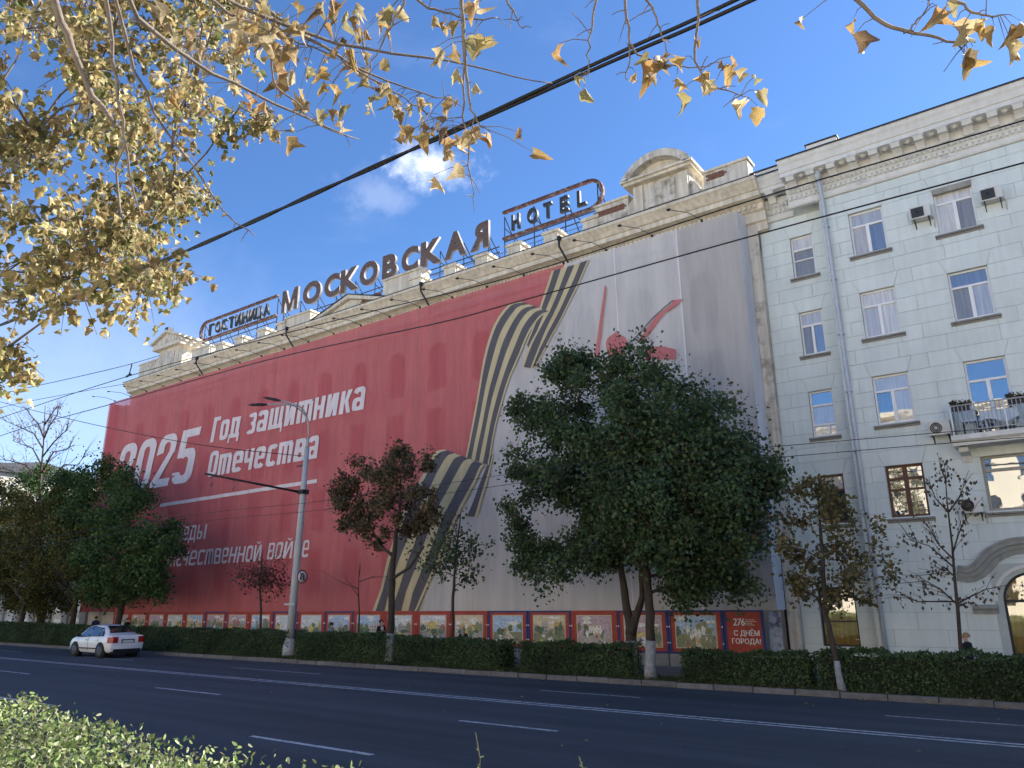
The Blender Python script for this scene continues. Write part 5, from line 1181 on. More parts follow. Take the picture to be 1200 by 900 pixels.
# ------------------------------------------------------------------ clipped hedge along the pavement
K['hedge'] = leaf_mat('hedge_leaves', [(.04, .07, .035), (.065, .105, .045), (.085, .125, .05)], .1, .6)
K['hedgecore'] = mat('hedge_gap_shade', (.02, .026, .014), .95, .4, 9, .8, 30)  # dark colour stands in for the shade between the leaves
def hedge(x0, x1, y0, y1, h, label, seed, dens=850, lm=None, ls=.06, core=None, group='clipped hedges along the far kerb', name='hedge', zt=None):
    r_ = np.random.default_rng(seed); root = thing(name, label, 'hedge', ((x0+x1)/2, (y0+y1)/2, gz(x0)+.08), group)
    zb = lambda x: np.interp(x, [-80, 30], [gz(-80)+.08, gz(30)+.08])
    nx = max(2, int((x1-x0)/.5)); cm = MB()
    xs = np.linspace(x0+.06, x1-.06, nx+1); vs = []
    for x in xs:
        b = zb(x); vs += [(x, y0+.07, b), (x, y0+.07+r_.uniform(-.02, .02), b+h-.09+r_.uniform(-.03, .02)), (x, y1-.07, b+h-.09+r_.uniform(-.03, .02)), (x, y1-.07, b)]
    cm.add(vs, [(4*i+a, 4*i+4+a, 4*i+5+a, 4*i+1+a) for i in range(nx) for a in range(3)]+[(0, 1, 2, 3), (4*nx+3, 4*nx+2, 4*nx+1, 4*nx)])
    cm.build('dark_core', core or K['hedgecore'], root)
    def lump(x): return .04*np.sin(x*2.7+seed)+.03*np.sin(x*6.1+seed*2)+.03*np.sin(x*13.3+seed)
    pts = []
    for area, fn in (((x1-x0)*h, lambda u, v: (x0+(x1-x0)*u, y0, h*v)), ((x1-x0)*(y1-y0), lambda u, v: (x0+(x1-x0)*u, y0+(y1-y0)*v, h)), ((y1-y0)*h, lambda u, v: (x1+0*u, y0+(y1-y0)*u, h*v)), ((y1-y0)*h, lambda u, v: (x0+0*u, y0+(y1-y0)*u, h*v))):
        n = int(area*dens); u, v = r_.random(n), r_.random(n); X, Y_, Z = fn(u, v); X = X+0*u; Y_ = Y_+0*u; Z = Z+0*u
        pts.append(np.stack([X, Y_, Z+zb(X)+lump(X)*(Z > h*.7)], 1)+r_.normal(0, .028, (n, 3)))
    P_ = np.concatenate(pts); LV, LF = scatter(P_, ls, T_QUAD, seed)
    tag(fast_mesh('leaves', LV, LF, 4, lm or K['hedge'], root), kind='stuff'); return root
def hx_(px, Y=20.3): return at(px, 755, Y).x
hedge(-62, -47.5, 20.6, 21.4, 1.0, 'far left stretch of clipped hedge before the tree trunks', 1, 420); hedge(-47.1, hx_(332), 20.5, 21.4, .93, 'long clipped hedge behind the white car, left of the lamp post', 2, 620)
hedge(hx_(344), hx_(452), 20.4, 21.3, .9, 'clipped hedge between the lamp post and the round red tree', 3); hedge(hx_(462), hx_(586), 20.3, 21.2, .82, 'clipped hedge right of the round red tree with a sapling behind', 4)
hedge(hx_(611), hx_(628), 20.2, 20.8, .85, 'short narrow hedge stub by the gap in the row', 5); hedge(hx_(631), hx_(738), 20.1, 21.0, .82, 'clipped hedge left of the whitewashed big trunks', 6)
hedge(hx_(804), hx_(945), 19.95, 20.9, .74, 'clipped hedge in front of the red greeting board', 7); hedge(hx_(962), 4.0, 19.8, 20.8, .86, 'long clipped hedge in front of the green house', 8)
# grass of the verge and fallen leaves
K['grass'] = leaf_mat('verge_grass', [(.04, .06, .02), (.06, .085, .03), (.09, .09, .04)], .2)
K['fallen'] = leaf_mat('fallen_leaves', [(.25, .16, .06), (.35, .25, .1), (.2, .12, .06)], .1)
rg = np.random.default_rng(5); n = 26000
X = -58+62*rg.random(n)**.8; Yv = KY+.2+1.1*rg.random(n)**1.3
hh = .05+.09*rg.random(n); a = rg.uniform(0, PI, n); dx, dy = .012*np.cos(a), .012*np.sin(a); z0 = .1-.004*(X+37)
V = np.stack([np.stack([X-dx, Yv-dy, z0], 1), np.stack([X+dx, Yv+dy, z0], 1), np.stack([X+rg.normal(0, .03, n), Yv+rg.normal(0, .03, n)-.02, z0+hh], 1)], 1).reshape(-1, 3)
tag(fast_mesh('grass', V, np.arange(3*n).reshape(-1, 3), 3, K['grass']), kind='stuff')
n = 560; X = -26+30*rg.random(n); Yv = KY-.25+1.0*rg.random(n)**1.5; Yv[:120] = KY-9*rg.random(120)**2; zz = np.where(Yv < KY, .012, .135)-.004*(X+37)+.01; zz = np.where((Yv >= KY) & (Yv < KY+.16), .15-.004*(X+37), zz)
m_ = MB(); LV, LF = scatter(np.stack([X, Yv, zz], 1), .07, T_MAPLE, 6); base = np.repeat(np.stack([X, Yv, zz], 1), len(T_MAPLE[0]), 0); LV = base+(LV-base)*np.array([1, 1, .22])+np.array([0, 0, .012])
tag(fast_mesh('fallen_leaves', LV, LF, 3, K['fallen']), kind='stuff')
# ------------------------------------------------------------------ lamp post with trolley-wire bracket
LY = 20.7
lb = on_ground(338, 772, LY); ltop = at(361, 512, LY); LX = lb.x
lp = thing('lamp_post', 'tall grey street lamp post with two curved arms and a trolley wire bracket', 'lamp post', lb)
m = MB(); m.tube([lb+Vector((0, 0, -.1)), lb+Vector((0, 0, .35)), lb+Vector((.02, 0, .72))], [.27, .27, .18], 8); m.build('foot', K['galv'], lp)
def lpz(z): t = (z-lb.z)/(ltop.z-lb.z); return lb.lerp(ltop, t)
m = MB(); m.tube([lpz(.6), lpz(3), lpz(6), lpz(8.45)], [.17, .155, .13, .105], 14); m.tube([lpz(8.43), ltop], [.06, .05], 8); m.build('pole', K['galv'], lp)
for pxs, yy in (([(362, 512), (360, 492), (350, 479), (338, 474), (310, 474)], 18.4), ([(362, 512), (361, 494), (355, 480), (344, 473), (326, 469)], 18.9)):
    ys = np.interp(np.linspace(0, 1, 5), [0, .25, .55, 1], [LY, LY-.25, LY-.9, yy])
    p = [at(a, b, y_) for (a, b), y_ in zip(pxs, ys)]; p = [Vector(q) for q in resample([tuple(q) for q in p], 16)]
    m = MB(); m.tube(p, .032, 6); m.build('arm', K['galv'], lp)
    e = p[-1]; d = (p[-1]-p[-3]).normalized(); s_ = d.cross(Vector((0, 0, 1))).normalized()
    m = MB(); m.tube([e-d*.12, e+d*.1, e+d*.45, e+d*.62], [.03, .065, .06, .02], 8); m.build('lamp_head', K['darkmetal'], lp)
r0, r1 = at(353, 577, LY), at(240, 555, 16.2)
m = MB(); m.tube([r0, r1], [.05, .04], 6); m.build('wire_bracket', K['darkmetal'], lp)
m = MB(); m.box(lpz(r0.z).x-.17, lpz(r0.z).x+.17, LY-.17, LY+.17, r0.z-.09, r0.z+.09); m.build('clamp', K['darkmetal'], lp)
m = MB(); q = lpz(at(349, 708, LY).z); m.box(q.x-.32, q.x+.32, LY-.2, LY-.17, q.z-.035, q.z+.035); m.build('crossbar', K['galv'], lp)
m = MB(); q = at(357, 545, LY); m.box(q.x-.5, q.x-.1, LY-.03, LY+.03, q.z-.03, q.z+.03); m.build('stub_bracket', K['darkmetal'], lp)
for f_ in (.72, .93):
    q = r0.lerp(r1, f_); m = MB(); m.tube([q, q+Vector((.14, 0, -.2)), q+Vector((0, 0, -.42)), q+Vector((-.14, 0, -.2)), q], .014, 5); m.build('wire_loop', K['darkmetal'], lp)
# no U-turn sign facing the far lanes
sc_ = at(351, 676, LY-.15); sx0 = sc_.x+.16
sg = thing('road_sign', 'round white no U-turn sign on the lamp post', 'road sign', (sx0, sc_.y, sc_.z))
m = MB(); m.disc((sx0, sc_.y, sc_.z), (1, 0, 0), .27, .02, 28); m.build('plate', K['signwhite'], sg)
m = MB()
for k in range(28):
    a0, a1 = 2*PI*k/28, 2*PI*(k+1)/28
    f = lambda a, r_, x_: (x_, sc_.y+r_*math.cos(a), sc_.z+r_*math.sin(a))
    vs = [f(a0, .275, sx0+.008), f(a1, .275, sx0+.008), f(a1, .225, sx0+.008), f(a0, .225, sx0+.008), f(a0, .275, sx0+.014), f(a1, .275, sx0+.014), f(a1, .225, sx0+.014), f(a0, .225, sx0+.014)]
    m.add(vs, [(4, 5, 6, 7), (0, 1, 5, 4), (3, 2, 6, 7)])
m.build('ring', K['signred'], sg)
# the arrow as seen from +X: right is +Y
def sgp(u, v, x_=.013): return (sx0+x_, sc_.y+u, sc_.z+v)
m = MB(); pth = [sgp(.07, -.14), sgp(.07, .05)]+[sgp(.07*math.cos(t), .05+.07*math.sin(t)) for t in [PI*i/8 for i in range(1, 8)]]+[sgp(-.07, .05), sgp(-.07, -.05)]
m.tube(pth, .024, 6); m.add([sgp(-.13, -.04), sgp(-.01, -.04), sgp(-.07, -.15), sgp(-.13, -.04, .02), sgp(-.01, -.04, .02), sgp(-.07, -.15, .02)], [(0, 1, 2), (3, 5, 4), (0, 3, 4, 1), (1, 4, 5, 2), (2, 5, 3, 0)]); m.build('arrow', K['black'], sg)
m = MB(); m.add([sgp(-.17, .15, .04), sgp(-.15, .17, .04), sgp(.17, -.15, .04), sgp(.15, -.17, .04)], [(0, 1, 2, 3)]); m.build('slash', K['signred'], sg)
m = MB(); m.box(sx0-.1, sx0-.01, sc_.y-.02, sc_.y+.02, sc_.z-.04, sc_.z+.04); m.build('mount', K['galv'], sg)

# ------------------------------------------------------------------ overhead wires
def wire(pts, r, label, n=5, name='overhead_wire'):
    root = MB(); p = [Vector(q) for q in resample([tuple(q) for q in pts], 40)]; root.tube(p, r, n)
    o = root.build(name, K['wire']); return tag(o, label, 'wire', 'wires over the street')
wire(P3([(-60, 545), (0, 511), (129, 474), (313, 422), (507, 380), (598, 356), (880, 277), (1200, 190.7), (1500, 110)], 12), .014, 'thin wire crossing the top of the banner from the sky at left')
wire(P3([(-60, 512), (0, 490), (153, 440), (383, 378), (598, 325), (880, 235), (1200, 141), (1500, 50)], 12.5), .014, 'thin wire running along the stone cornice of the hotel')
wire(P3([(-60, 500), (0, 478), (100, 458)], 20)+[at(147, 450, 24.4)], .016, 'wire from the left ending at the corner of the hotel cornice')
w_ = wire(P3([(-60, 478), (0, 462), (128, 433)], 20)+[at(186, 417, 24.9), at(240, 402, 26.3)], .02, 'upper wire from the left passing the gabled attic to the rooftop sign')
wire(P3([(-60, 455), (60, 486), (214, 518)], 16)+[at(355, 534.5, LY)], .014, 'wire descending from the sky at left to the lamp post')
for dy_, lb_ in ((0, 'upper'), (13, 'lower')):
    wire(P3([(-40, 645+dy_*.6), (214, 605+dy_*.7), (388, 586+dy_*.8), (700, 541+dy_), (900, 524+dy_), (1190, 500+dy_), (1500, 480+dy_)], 17), .008, f'{lb_} trolley wire of the pair crossing in front of the big dark maple')
ins = thing('insulator', 'dark strain insulator on the wires left of the gabled attic', 'insulator', at(153, 440, 20))
m = MB(); a_, b_ = at(151, 440, 20), at(155, 426, 20); m.tube([a_, a_.lerp(b_, .3), b_.lerp(a_, .3), b_], [.05, .03, .03, .05], 6); m.build('rod', K['darkmetal'], ins)
m = MB(); m.tube([a_+Vector((-.25, 0, -.02)), a_+Vector((.2, 0, .03))], .06, 6); m.build('grip', K['darkmetal'], ins)
# heavy twisted pair of cables along the near side
cab = thing('cable_pair', 'two heavy black cables slung together across the sky', 'cable', (-8, 7, 8.3))
cp = [(-30, 7, 9.35), (-21.03, 7, 8.86), (-13.49, 7, 8.47), (-8.36, 7, 8.36), (-3.76, 7, 8.30), (-1.96, 7, 8.26), (3, 7, 8.3), (10, 7, 8.6)]
cc = [Vector(q) for q in resample(cp, 160)]
for s in (0, 1):
    p = []
    for i, q in enumerate(cc):
        op = np.interp(q.x, [-8, -5.5, -2, 4], [.018, .022, .055, .09]); tw_ = q.x*2.2 if q.x < -6 else -13.2+(q.x+6)*.06
        ang = tw_+s*PI; p.append(q+Vector((0, math.cos(ang)*op*.6, math.sin(ang)*op)))
    m = MB(); m.tube(p, .023, 6); m.build('cable', K['wire'], cab)

# ------------------------------------------------------------------ people on the pavement
def person(px, py, Y, label, coat, hair, face, tr='trouser', arms='down', longhair=False, stride=.05, shirt=False):
    top = at(px, py, Y); b = Vector((top.x, Y, .104+gz(top.x))); H = top.z-b.z; root = thing('person', label, 'person', b)
    root.rotation_euler = (0, 0, 0); ca, sa = math.cos(face), math.sin(face)       # face: heading from +Y
    S = {}
    J = [('pel', 0, 0, .53, .075), ('bel', 0, .005, .62, .075), ('che', 0, 0, .73, .082), ('nb', 0, 0, .815, .045), ('nk', 0, .008, .85, .033), ('jaw', 0, .018, .885, .042), ('hd', 0, .01, .935, .058), ('cr', 0, 0, .975, .042),
         ('hl', -.052, 0, .50, .058), ('kl', -.055, stride, .28, .038), ('al', -.055, stride*.4-.02, .05, .026), ('tl', -.058, stride*.4+.07, .018, .02),
         ('hr', .052, 0, .50, .058), ('kr', .055, -stride*.3, .28, .038), ('ar', .055, -stride*1.5, .05, .026), ('tr', .058, -stride*1.5+.085, .018, .02)]
    ed = [('pel', 'bel'), ('bel', 'che'), ('che', 'nb'), ('nb', 'nk'), ('nk', 'jaw'), ('jaw', 'hd'), ('hd', 'cr'), ('pel', 'hl'), ('hl', 'kl'), ('kl', 'al'), ('al', 'tl'), ('pel', 'hr'), ('hr', 'kr'), ('kr', 'ar'), ('ar', 'tr')]
    for s, n in ((-1, 'l'), (1, 'r')):
        if arms == 'down': el, wr, fd = (s*.135, -.02, .635), (s*.135, .03, .49), (0, .01, -.05)
        elif arms == 'hold': el, wr, fd = (s*.135, .0, .64), (s*.05, .1, .68), (-s*.03, .03, .02)
        else: el, wr, fd = (s*.14, -.03+.05*s, .64), (s*.14, .02+.07*s, .5), (0, .02, -.045)
        J += [('s'+n, s*.105, 0, .79, .042), ('e'+n, *el, .03), ('w'+n, *wr, .02), ('p'+n, wr[0]+fd[0]*.6, wr[1]+fd[1]*.6, wr[2]+fd[2]*.6, .02)]
        ed += [('che', 's'+n), ('s'+n, 'e'+n), ('e'+n, 'w'+n), ('w'+n, 'p'+n)]
        for f_ in range(5):
            o_ = (f_-1.5)*.009; tx = .022*s*(-1) if f_ == 4 else 0
            J.append((f'f{n}{f_}', wr[0]+fd[0]*(1.5-.1*abs(f_-1.2))+tx, wr[1]+fd[1]*1.4+(o_ if f_ < 4 else .014), wr[2]+fd[2]*(1.6-.12*abs(f_-1.2)) if f_ < 4 else wr[2]+fd[2]*.9, .0055)); ed.append(('p'+n, f'f{n}{f_}'))
    J.append(('nose', 0, .072, .92, .009)); ed.append(('hd', 'nose'))
    idx = {j[0]: i for i, j in enumerate(J)}
    me = bpy.data.meshes.new('person_body'); me.from_pydata([(j[1]*H, j[2]*H, j[3]*H) for j in J], [(idx[a], idx[b_]) for a, b_ in ed], [])
    o = bpy.data.objects.new('body', me); COL.objects.link(o); md = o.modifiers.new('skin', 'SKIN'); md.use_smooth_shade = True
    for i, j in enumerate(J): me.skin_vertices[0].data[i].radius = (j[4]*H*(1.15 if j[0] in ('che', 'bel', 'pel') else 1), j[4]*H*(.8 if j[0] in ('che', 'bel', 'pel') else 1)); 
    me.skin_vertices[0].data[0].use_root = True
    sb = o.modifiers.new('sub', 'SUBSURF'); sb.levels = 1; sb.render_levels = 1
    dg = bpy.context.evaluated_depsgraph_get(); fin = bpy.data.meshes.new_from_object(o.evaluated_get(dg)); bpy.data.objects.remove(o); bpy.data.meshes.remove(me)
    fin.materials.clear()
    for k in ('skin', coat, tr, 'black', 'shirt'): fin.materials.append(K[k])
    for p in fin.polygons:
        c = p.center/H; ha = c.z < .5 and abs(c.x) > .105
        p.material_index = 0 if c.z > .84 or ha or (arms == 'hold' and c.y > .1 and .6 < c.z < .75) else (4 if shirt and c.z > .66 and abs(c.x) < .03 and c.y > .03 else (1 if c.z > .43 else (3 if c.z < .06 else 2)))
        p.use_smooth = True
    Rz = Matrix.Rotation(face, 4, 'Z'); fin.transform(Rz); fin.name = 'body'
    body = link_mesh('body', fin, root)
    hm = MB(); vs = []; nu, nv = 14, 8
    for i in range(nv+1):
        th = PI*i/nv*(.62 if not longhair else .62)
        for j in range(nu):
            ph = 2*PI*j/nu; x_, y_, z_ = math.sin(th)*math.cos(ph)*.064, math.sin(th)*math.sin(ph)*.068-.008, .935+math.cos(th)*.066
            if y_ > .025 and z_ < .955: y_ = .02
            vs.append(Vector((x_, y_, z_))*H)
    fs = [(i*nu+j, i*nu+(j+1) % nu, (i+1)*nu+(j+1) % nu, (i+1)*nu+j) for i in range(nv) for j in range(nu)]
    if longhair:
        k = len(vs)
        for i, (z_, w_, t_) in enumerate([(.93, .06, -.06), (.86, .058, -.062), (.8, .05, -.07), (.74, .035, -.075)]):
            for a in range(7): u = a/6*2-1; vs.append(Vector((u*w_, t_+.03*u*u, z_))*H)
            for a in range(7): u = 1-a/6*2; vs.append(Vector((u*w_*.9, t_+.03+.03*u*u, z_))*H)
        for i in range(3): fs += [(k+i*14+a, k+i*14+(a+1) % 14, k+(i+1)*14+(a+1) % 14, k+(i+1)*14+a) for a in range(14)]
        fs.append(tuple(k+42+a for a in range(14)))
    hm.add([b+Rz @ v for v in vs], fs, 0, True); hm.build('hair', K[hair], root)
    cm = MB(); ring = []                       # coat skirt, open at the hem
    for i, (z_, rx, ry) in enumerate([(.66, .088, .066), (.58, .096, .072), (.5, .102, .078), (.42, .108, .084)]):
        for a in range(14): ring.append(b+Rz @ (Vector((rx*math.cos(2*PI*a/14), ry*math.sin(2*PI*a/14), z_))*H))
    cm.add(ring, [(i*14+a, i*14+(a+1) % 14, (i+1)*14+(a+1) % 14, (i+1)*14+a) for i in range(3) for a in range(14)], 0, True); cm.build('coat', K[coat], root)
    return root
person(447, 726, 22.6, 'person in dark jacket and white shirt walking behind the round red brown tree', 'coat', 'hairdark', math.radians(-100), shirt=True, arms='hold', stride=.07)
person(543, 735, 21.8, 'person with long ash blond hair and dark coat behind the hedge', 'coat', 'hairgrey', math.radians(20), longhair=True)
person(1131, 741, 21.8, 'person with fair hair in a black coat behind the thin sapling by the arched window', 'coat', 'hairblond', math.radians(70), arms='hold')
person(389, 729, 23.2, 'person in a grey blue jacket looking at the boards right of the lamp post', 'coatgrey', 'hairdark', math.radians(-10))
person(113, 722, 22.6, 'person in a blue jacket on the pavement above the car bonnet', 'coatblue', 'hairdark', math.radians(80), arms='walk')
person(150, 724, 22.4, 'person with dark hair and dark coat on the pavement above the car roof', 'coat', 'hairdark', math.radians(-80))

# ------------------------------------------------------------------ white saloon car
CS = .87
def groundpt(px_, py_): d = ray(px_, py_); t_ = -EYE/d.z; return Vector((d.x*t_, d.y*t_, 0))
wf_, wr_ = groundpt(87, 768.5), groundpt(120.5, 771)
CX, CY = (wf_.x+wr_.x)/2+.0, (wf_.y+wr_.y)/2+.74*CS; CZ = gz(CX)+.002; print('car', wf_, wr_, CX, CY)
car = thing('parked_car', 'white four door saloon car at the far kerb, seen from behind', 'car', (CX, CY, CZ))
def cw(x, y, z): return (CX-x*CS, CY-y*CS, CZ+z*CS)    # x forward (towards -X), y to the car's left (towards us)
ST = [(-2.13, .42, .93, .95, .76, .70), (-2.09, .30, .97, 1.02, .80, .72), (-1.8, .25, .985, 1.06, .835, .70), (-1.58, .24, .985, 1.10, .845, .66), (-1.28, .23, .975, 1.28, .85, .60), (-.95, .22, .965, 1.43, .85, .57), (-.5, .22, .955, 1.485, .85, .565), (.1, .22, .945, 1.49, .85, .565), (.5, .22, .94, 1.44, .85, .57),
      (.85, .22, .935, 1.26, .85, .62), (1.2, .22, .92, 1.02, .845, .68), (1.65, .24, .84, .94, .82, .66), (1.95, .28, .72, .84, .77, .6), (2.09, .34, .62, .70, .68, .5), (2.13, .42, .58, .62, .6, .45)]
def stn(x):
    xs = [s[0] for s in ST]; return [float(np.interp(x, xs, [s[k] for s in ST])) for k in range(6)]
def ringpts(s):
    x, zl, zb, zt, hb, ht = s
    half = [(0, zl), (hb*.86, zl), (hb*.97, zl+.1), (hb, zl+(zb-zl)*.45), (hb*1.005, zl+(zb-zl)*.78), (hb*.965, zb), (ht+.02, zt-.05 if zt-zb > .12 else zb+(zt-zb)*.6), (ht*.86, zt-.008), (ht*.45, zt+.008), (0, zt+.012)]
    return [(x, y, z) for y, z in half]+[(x, -y, z) for y, z in half[-2:0:-1]]
m = MB(); rings = [ringpts(s) for s in ST]; nr = len(rings[0])
m.add([cw(*p) for r_ in rings for p in r_], [(i*nr+j, i*nr+(j+1) % nr, (i+1)*nr+(j+1) % nr, (i+1)*nr+j) for i in range(len(ST)-1) for j in range(nr)]+[tuple(range(nr)), tuple(range((len(ST)-1)*nr, len(ST)*nr))], 0, True)
bd = m.build('body', K['carwhite'], car)
sm_ = bd.modifiers.new('edges', 'EDGE_SPLIT'); sm_.split_angle = math.radians(38)
def gl(x, t, s, off=.03):                    # point on the side between belt and roof
    _, zl, zb, zt, hb, ht = stn(x); y0, z0_, y1, z1_ = hb*.965, zb, ht+.02, zt-.05
    return cw(x, s*(y0+(y1-y0)*t+off), z0_+(z1_-z0_)*t)
for s in (1, -1):
    for pts in ([(.95, .06), (.02, .06), (.02, .9), (.42, .9), (.8, .38)], [(-.06, .06), (-.92, .06), (-.92, .86), (-.06, .9)], [(-.98, .08), (-1.32, .12), (-1.05, .72), (-.98, .8)]):
        m = MB(); m.add([gl(x, t, s) for x, t in pts], [tuple(range(len(pts)))]); m.build('side_window', K['carglass'], car)
    for a, b_ in ((.98, -.02), (-.03, -1.0)):
        m = MB()
        for x in (a, b_):
            pa, pb = ringpts((x, *stn(x)[1:]))[2:6], ringpts((x+.022, *stn(x+.022)[1:]))[2:6]
            m.add([cw(q[0], s*(q[1]+.007), q[2]) for q in pa+pb], [(k, k+1, k+5, k+4) for k in range(3)])
        dr = m.build('door', K['acdark'], car)
        m = MB(); hx2 = b_+.16; m.tube([cw(hx2-.08, s*.872, .8), cw(hx2+.08, s*.872, .8)], .02, 6); m.build('handle', K['zinc'], dr)
    m = MB(); q = cw(.78, s*.98, 1.0); m.tube([cw(.8, s*.84, .97), cw(.78, s*.93, .99)], .03, 6); m.box(q[0]-.08, q[0]+.06, q[1]-.08, q[1]+.08, q[2]-.06, q[2]+.07); m.build('mirror', K['black'], car)
    m = MB(); o8 = [(-2.165, .50), (-2.155, .74), (-2.06, .845), (-1.86, .872), (-1.86, .7), (-2.0, .5)]; m.add([cw(x_, s*y_, z_) for z_ in (.68, .955) for x_, y_ in o8], [tuple(range(6)), tuple(range(11, 5, -1))]+[(i, (i+1) % 6, 6+(i+1) % 6, 6+i) for i in range(6)])
    m.build('taillight', K['taillight'], car)
    for wx in (1.25, -1.22):
        m = MB(); m.tube([cw(wx, s*.62, .31), cw(wx, s*.858, .31)], .355, 24); m.build('wheel_arch', K['black'], car)
        m = MB(); m.tube([cw(wx, s*.66, .31), cw(wx, s*.68, .31), cw(wx, s*.855, .31), cw(wx, s*.872, .31)], [.28, .31, .31, .285], 24); tw_ = m.build('wheel', K['black'], car)
        m = MB(); m.tube([cw(wx, s*.8725, .31), cw(wx, s*.876, .31)], .2, 20)
        for k in range(7): a_ = 2*PI*k/7; m.tube([cw(wx, s*.879, .31), cw(wx+.17*math.cos(a_), s*.88, .31+.17*math.sin(a_))], .016, 4)
        m.build('rim', K['rim'], tw_)
for s in (1, -1):
    m = MB(); tp_ = [(1.03, .0), (-1.42, .02), (-1.1, .9), (-.98, .97), (-.06, 1.0), (.45, .98), (.84, .42)]
    m.add([gl(x, t, s, .018) for x, t in tp_], [tuple(range(7))]); m.build('window_trim', K['black'], car)
    m = MB(); m.tube([cw(1.0, s*.868, .42), cw(-.9, s*.872, .42)], .022, 5); m.build('side_strip', K['black'], car)
rw = MB(); rp_ = []
for x, t in ((-1.545, 0), (-1.0, 1)):
    s_ = stn(x); rp_.append((x, s_[5]*.92, s_[3]))
rw.add([cw(-1.56, -.60, 1.10+.03), cw(-1.56, .60, 1.10+.03), cw(-1.28, .53, 1.28+.035), cw(-1.0, .48, 1.415+.035), cw(-1.0, -.48, 1.415+.035), cw(-1.28, -.53, 1.28+.035)], [(0, 1, 2, 5), (5, 2, 3, 4)])
rw.build('rear_window', K['carglass'], car)
m = MB(); m.box(CX+2.105*CS, CX+2.15*CS, CY-.32*CS, CY+.32*CS, CZ+.66*CS, CZ+.84*CS); m.build('plate_recess', K['acdark'], car)
m = MB(); m.box(CX+2.151*CS, CX+2.16*CS, CY-.26*CS, CY+.26*CS, CZ+.68*CS, CZ+.79*CS); m.build('number_plate', K['plate'], car)
m = MB(); m.box(CX+1.95*CS, CX+2.15*CS, CY-.66*CS, CY+.66*CS, CZ+.22*CS, CZ+.4*CS); m.build('lower_bumper', K['black'], car)
m = MB(); m.tube([cw(-2.0, -.62, .24), cw(2.0, -.62, .24)], .05, 4); m.box(CX-1.9*CS, CX+1.9*CS, CY-.7*CS, CY+.7*CS, CZ+.18*CS, CZ+.26*CS); m.build('underbody', K['black'], car)
m = MB(); m.add([cw(1.18, -.62, 1.045), cw(1.18, .62, 1.045), cw(.85, .57, 1.278), cw(.55, .5, 1.425), cw(.55, -.5, 1.425), cw(.85, -.57, 1.278)], [(0, 1, 2, 5), (5, 2, 3, 4)]); m.build('windscreen', K['carglass'], car)

# ------------------------------------------------------------------ houses beyond the hotel, far left
K['farwall'] = mat('far_house_wall', (.38, .36, .33), .9, .1, .5); K['farwall2'] = mat('far_house_wall_grey', (.42, .42, .42), .9, .1, .5)
def farhouse(label, x0, x1, y0, y1, h, nx, nz, m, zshop=3.2):
    b = thing('house', label, 'house', ((x0+x1)/2, (y0+y1)/2, 0)); holes = []
    sx_ = (x1-x0)/nx; sz = (h-zshop-.6)/nz
    for i in range(nx):
        for j in range(nz): holes.append((x0+sx_*(i+.28), x0+sx_*(i+.72), zshop+sz*(j+.2), zshop+sz*(j+.8)))
        holes.append((x0+sx_*(i+.15), x0+sx_*(i+.85), .5, 2.7))
    w = MB(); wall_holes(w, x0, x1, -.4, h, holes, y0, y0+.3); w.add([(x1, y0, -.4), (x1, y1, -.4), (x1, y1, h), (x1, y0, h)], [(0, 1, 2, 3)]); w.add([(x0, y0, -.4), (x0, y1, -.4), (x0, y1, h), (x0, y0, h)], [(0, 1, 2, 3)]); w.build('wall', m, b)
    for q in holes: p = MB(); p.box(q[0]-.02, q[1]+.02, y0+.2, y0+.25, q[2]-.02, q[3]+.02); p.build('window', dark if q[2] > 1 else brt, b)
    c = MB(); c.sweepx([(y0+.05, h-.5), (y0-.15, h-.45), (y0-.2, h-.25), (y0-.55, h-.1), (y0-.55, h+.05), (y0+.05, h+.1)], x0-.4, x1+.4); c.build('cornice', m, b)
    r_ = MB(); r_.add([(x0-.4, y0-.5, h+.1), (x1+.4, y0-.5, h+.1), (x1+.4, (y0+y1)/2, h+1.6), (x0-.4, (y0+y1)/2, h+1.6), (x1+.4, y1, h+.1), (x0-.4, y1, h+.1)], [(0, 1, 2, 3), (3, 2, 4, 5), (1, 4, 2), (0, 3, 5)]); r_.build('roof', K['roofmetal'], b); return b
farhouse('pale house behind the trees left of the hotel', -78, -54, 27, 40, 9.6, 9, 2, K['farwall'])
fb = farhouse('tall pale house with a drum shaped turret far down the street at the left edge', -150, -92, 28, 46, 16.0, 20, 4, K['farwall'])
m = MB(); m.tube([(-97, 31, 16), (-97, 31, 20)], 2.4, 16); m.tube([(-97, 31, 20.01), (-97, 31, 20.4), (-97, 31, 21.8), (-97, 31, 22.4)], [2.8, 2.8, 1.6, .2], 16); m.build('turret', K['farwall'], fb)
farhouse('grey house further down the street at the far left', -230, -155, 26, 46, 19, 22, 5, K['farwall2'])

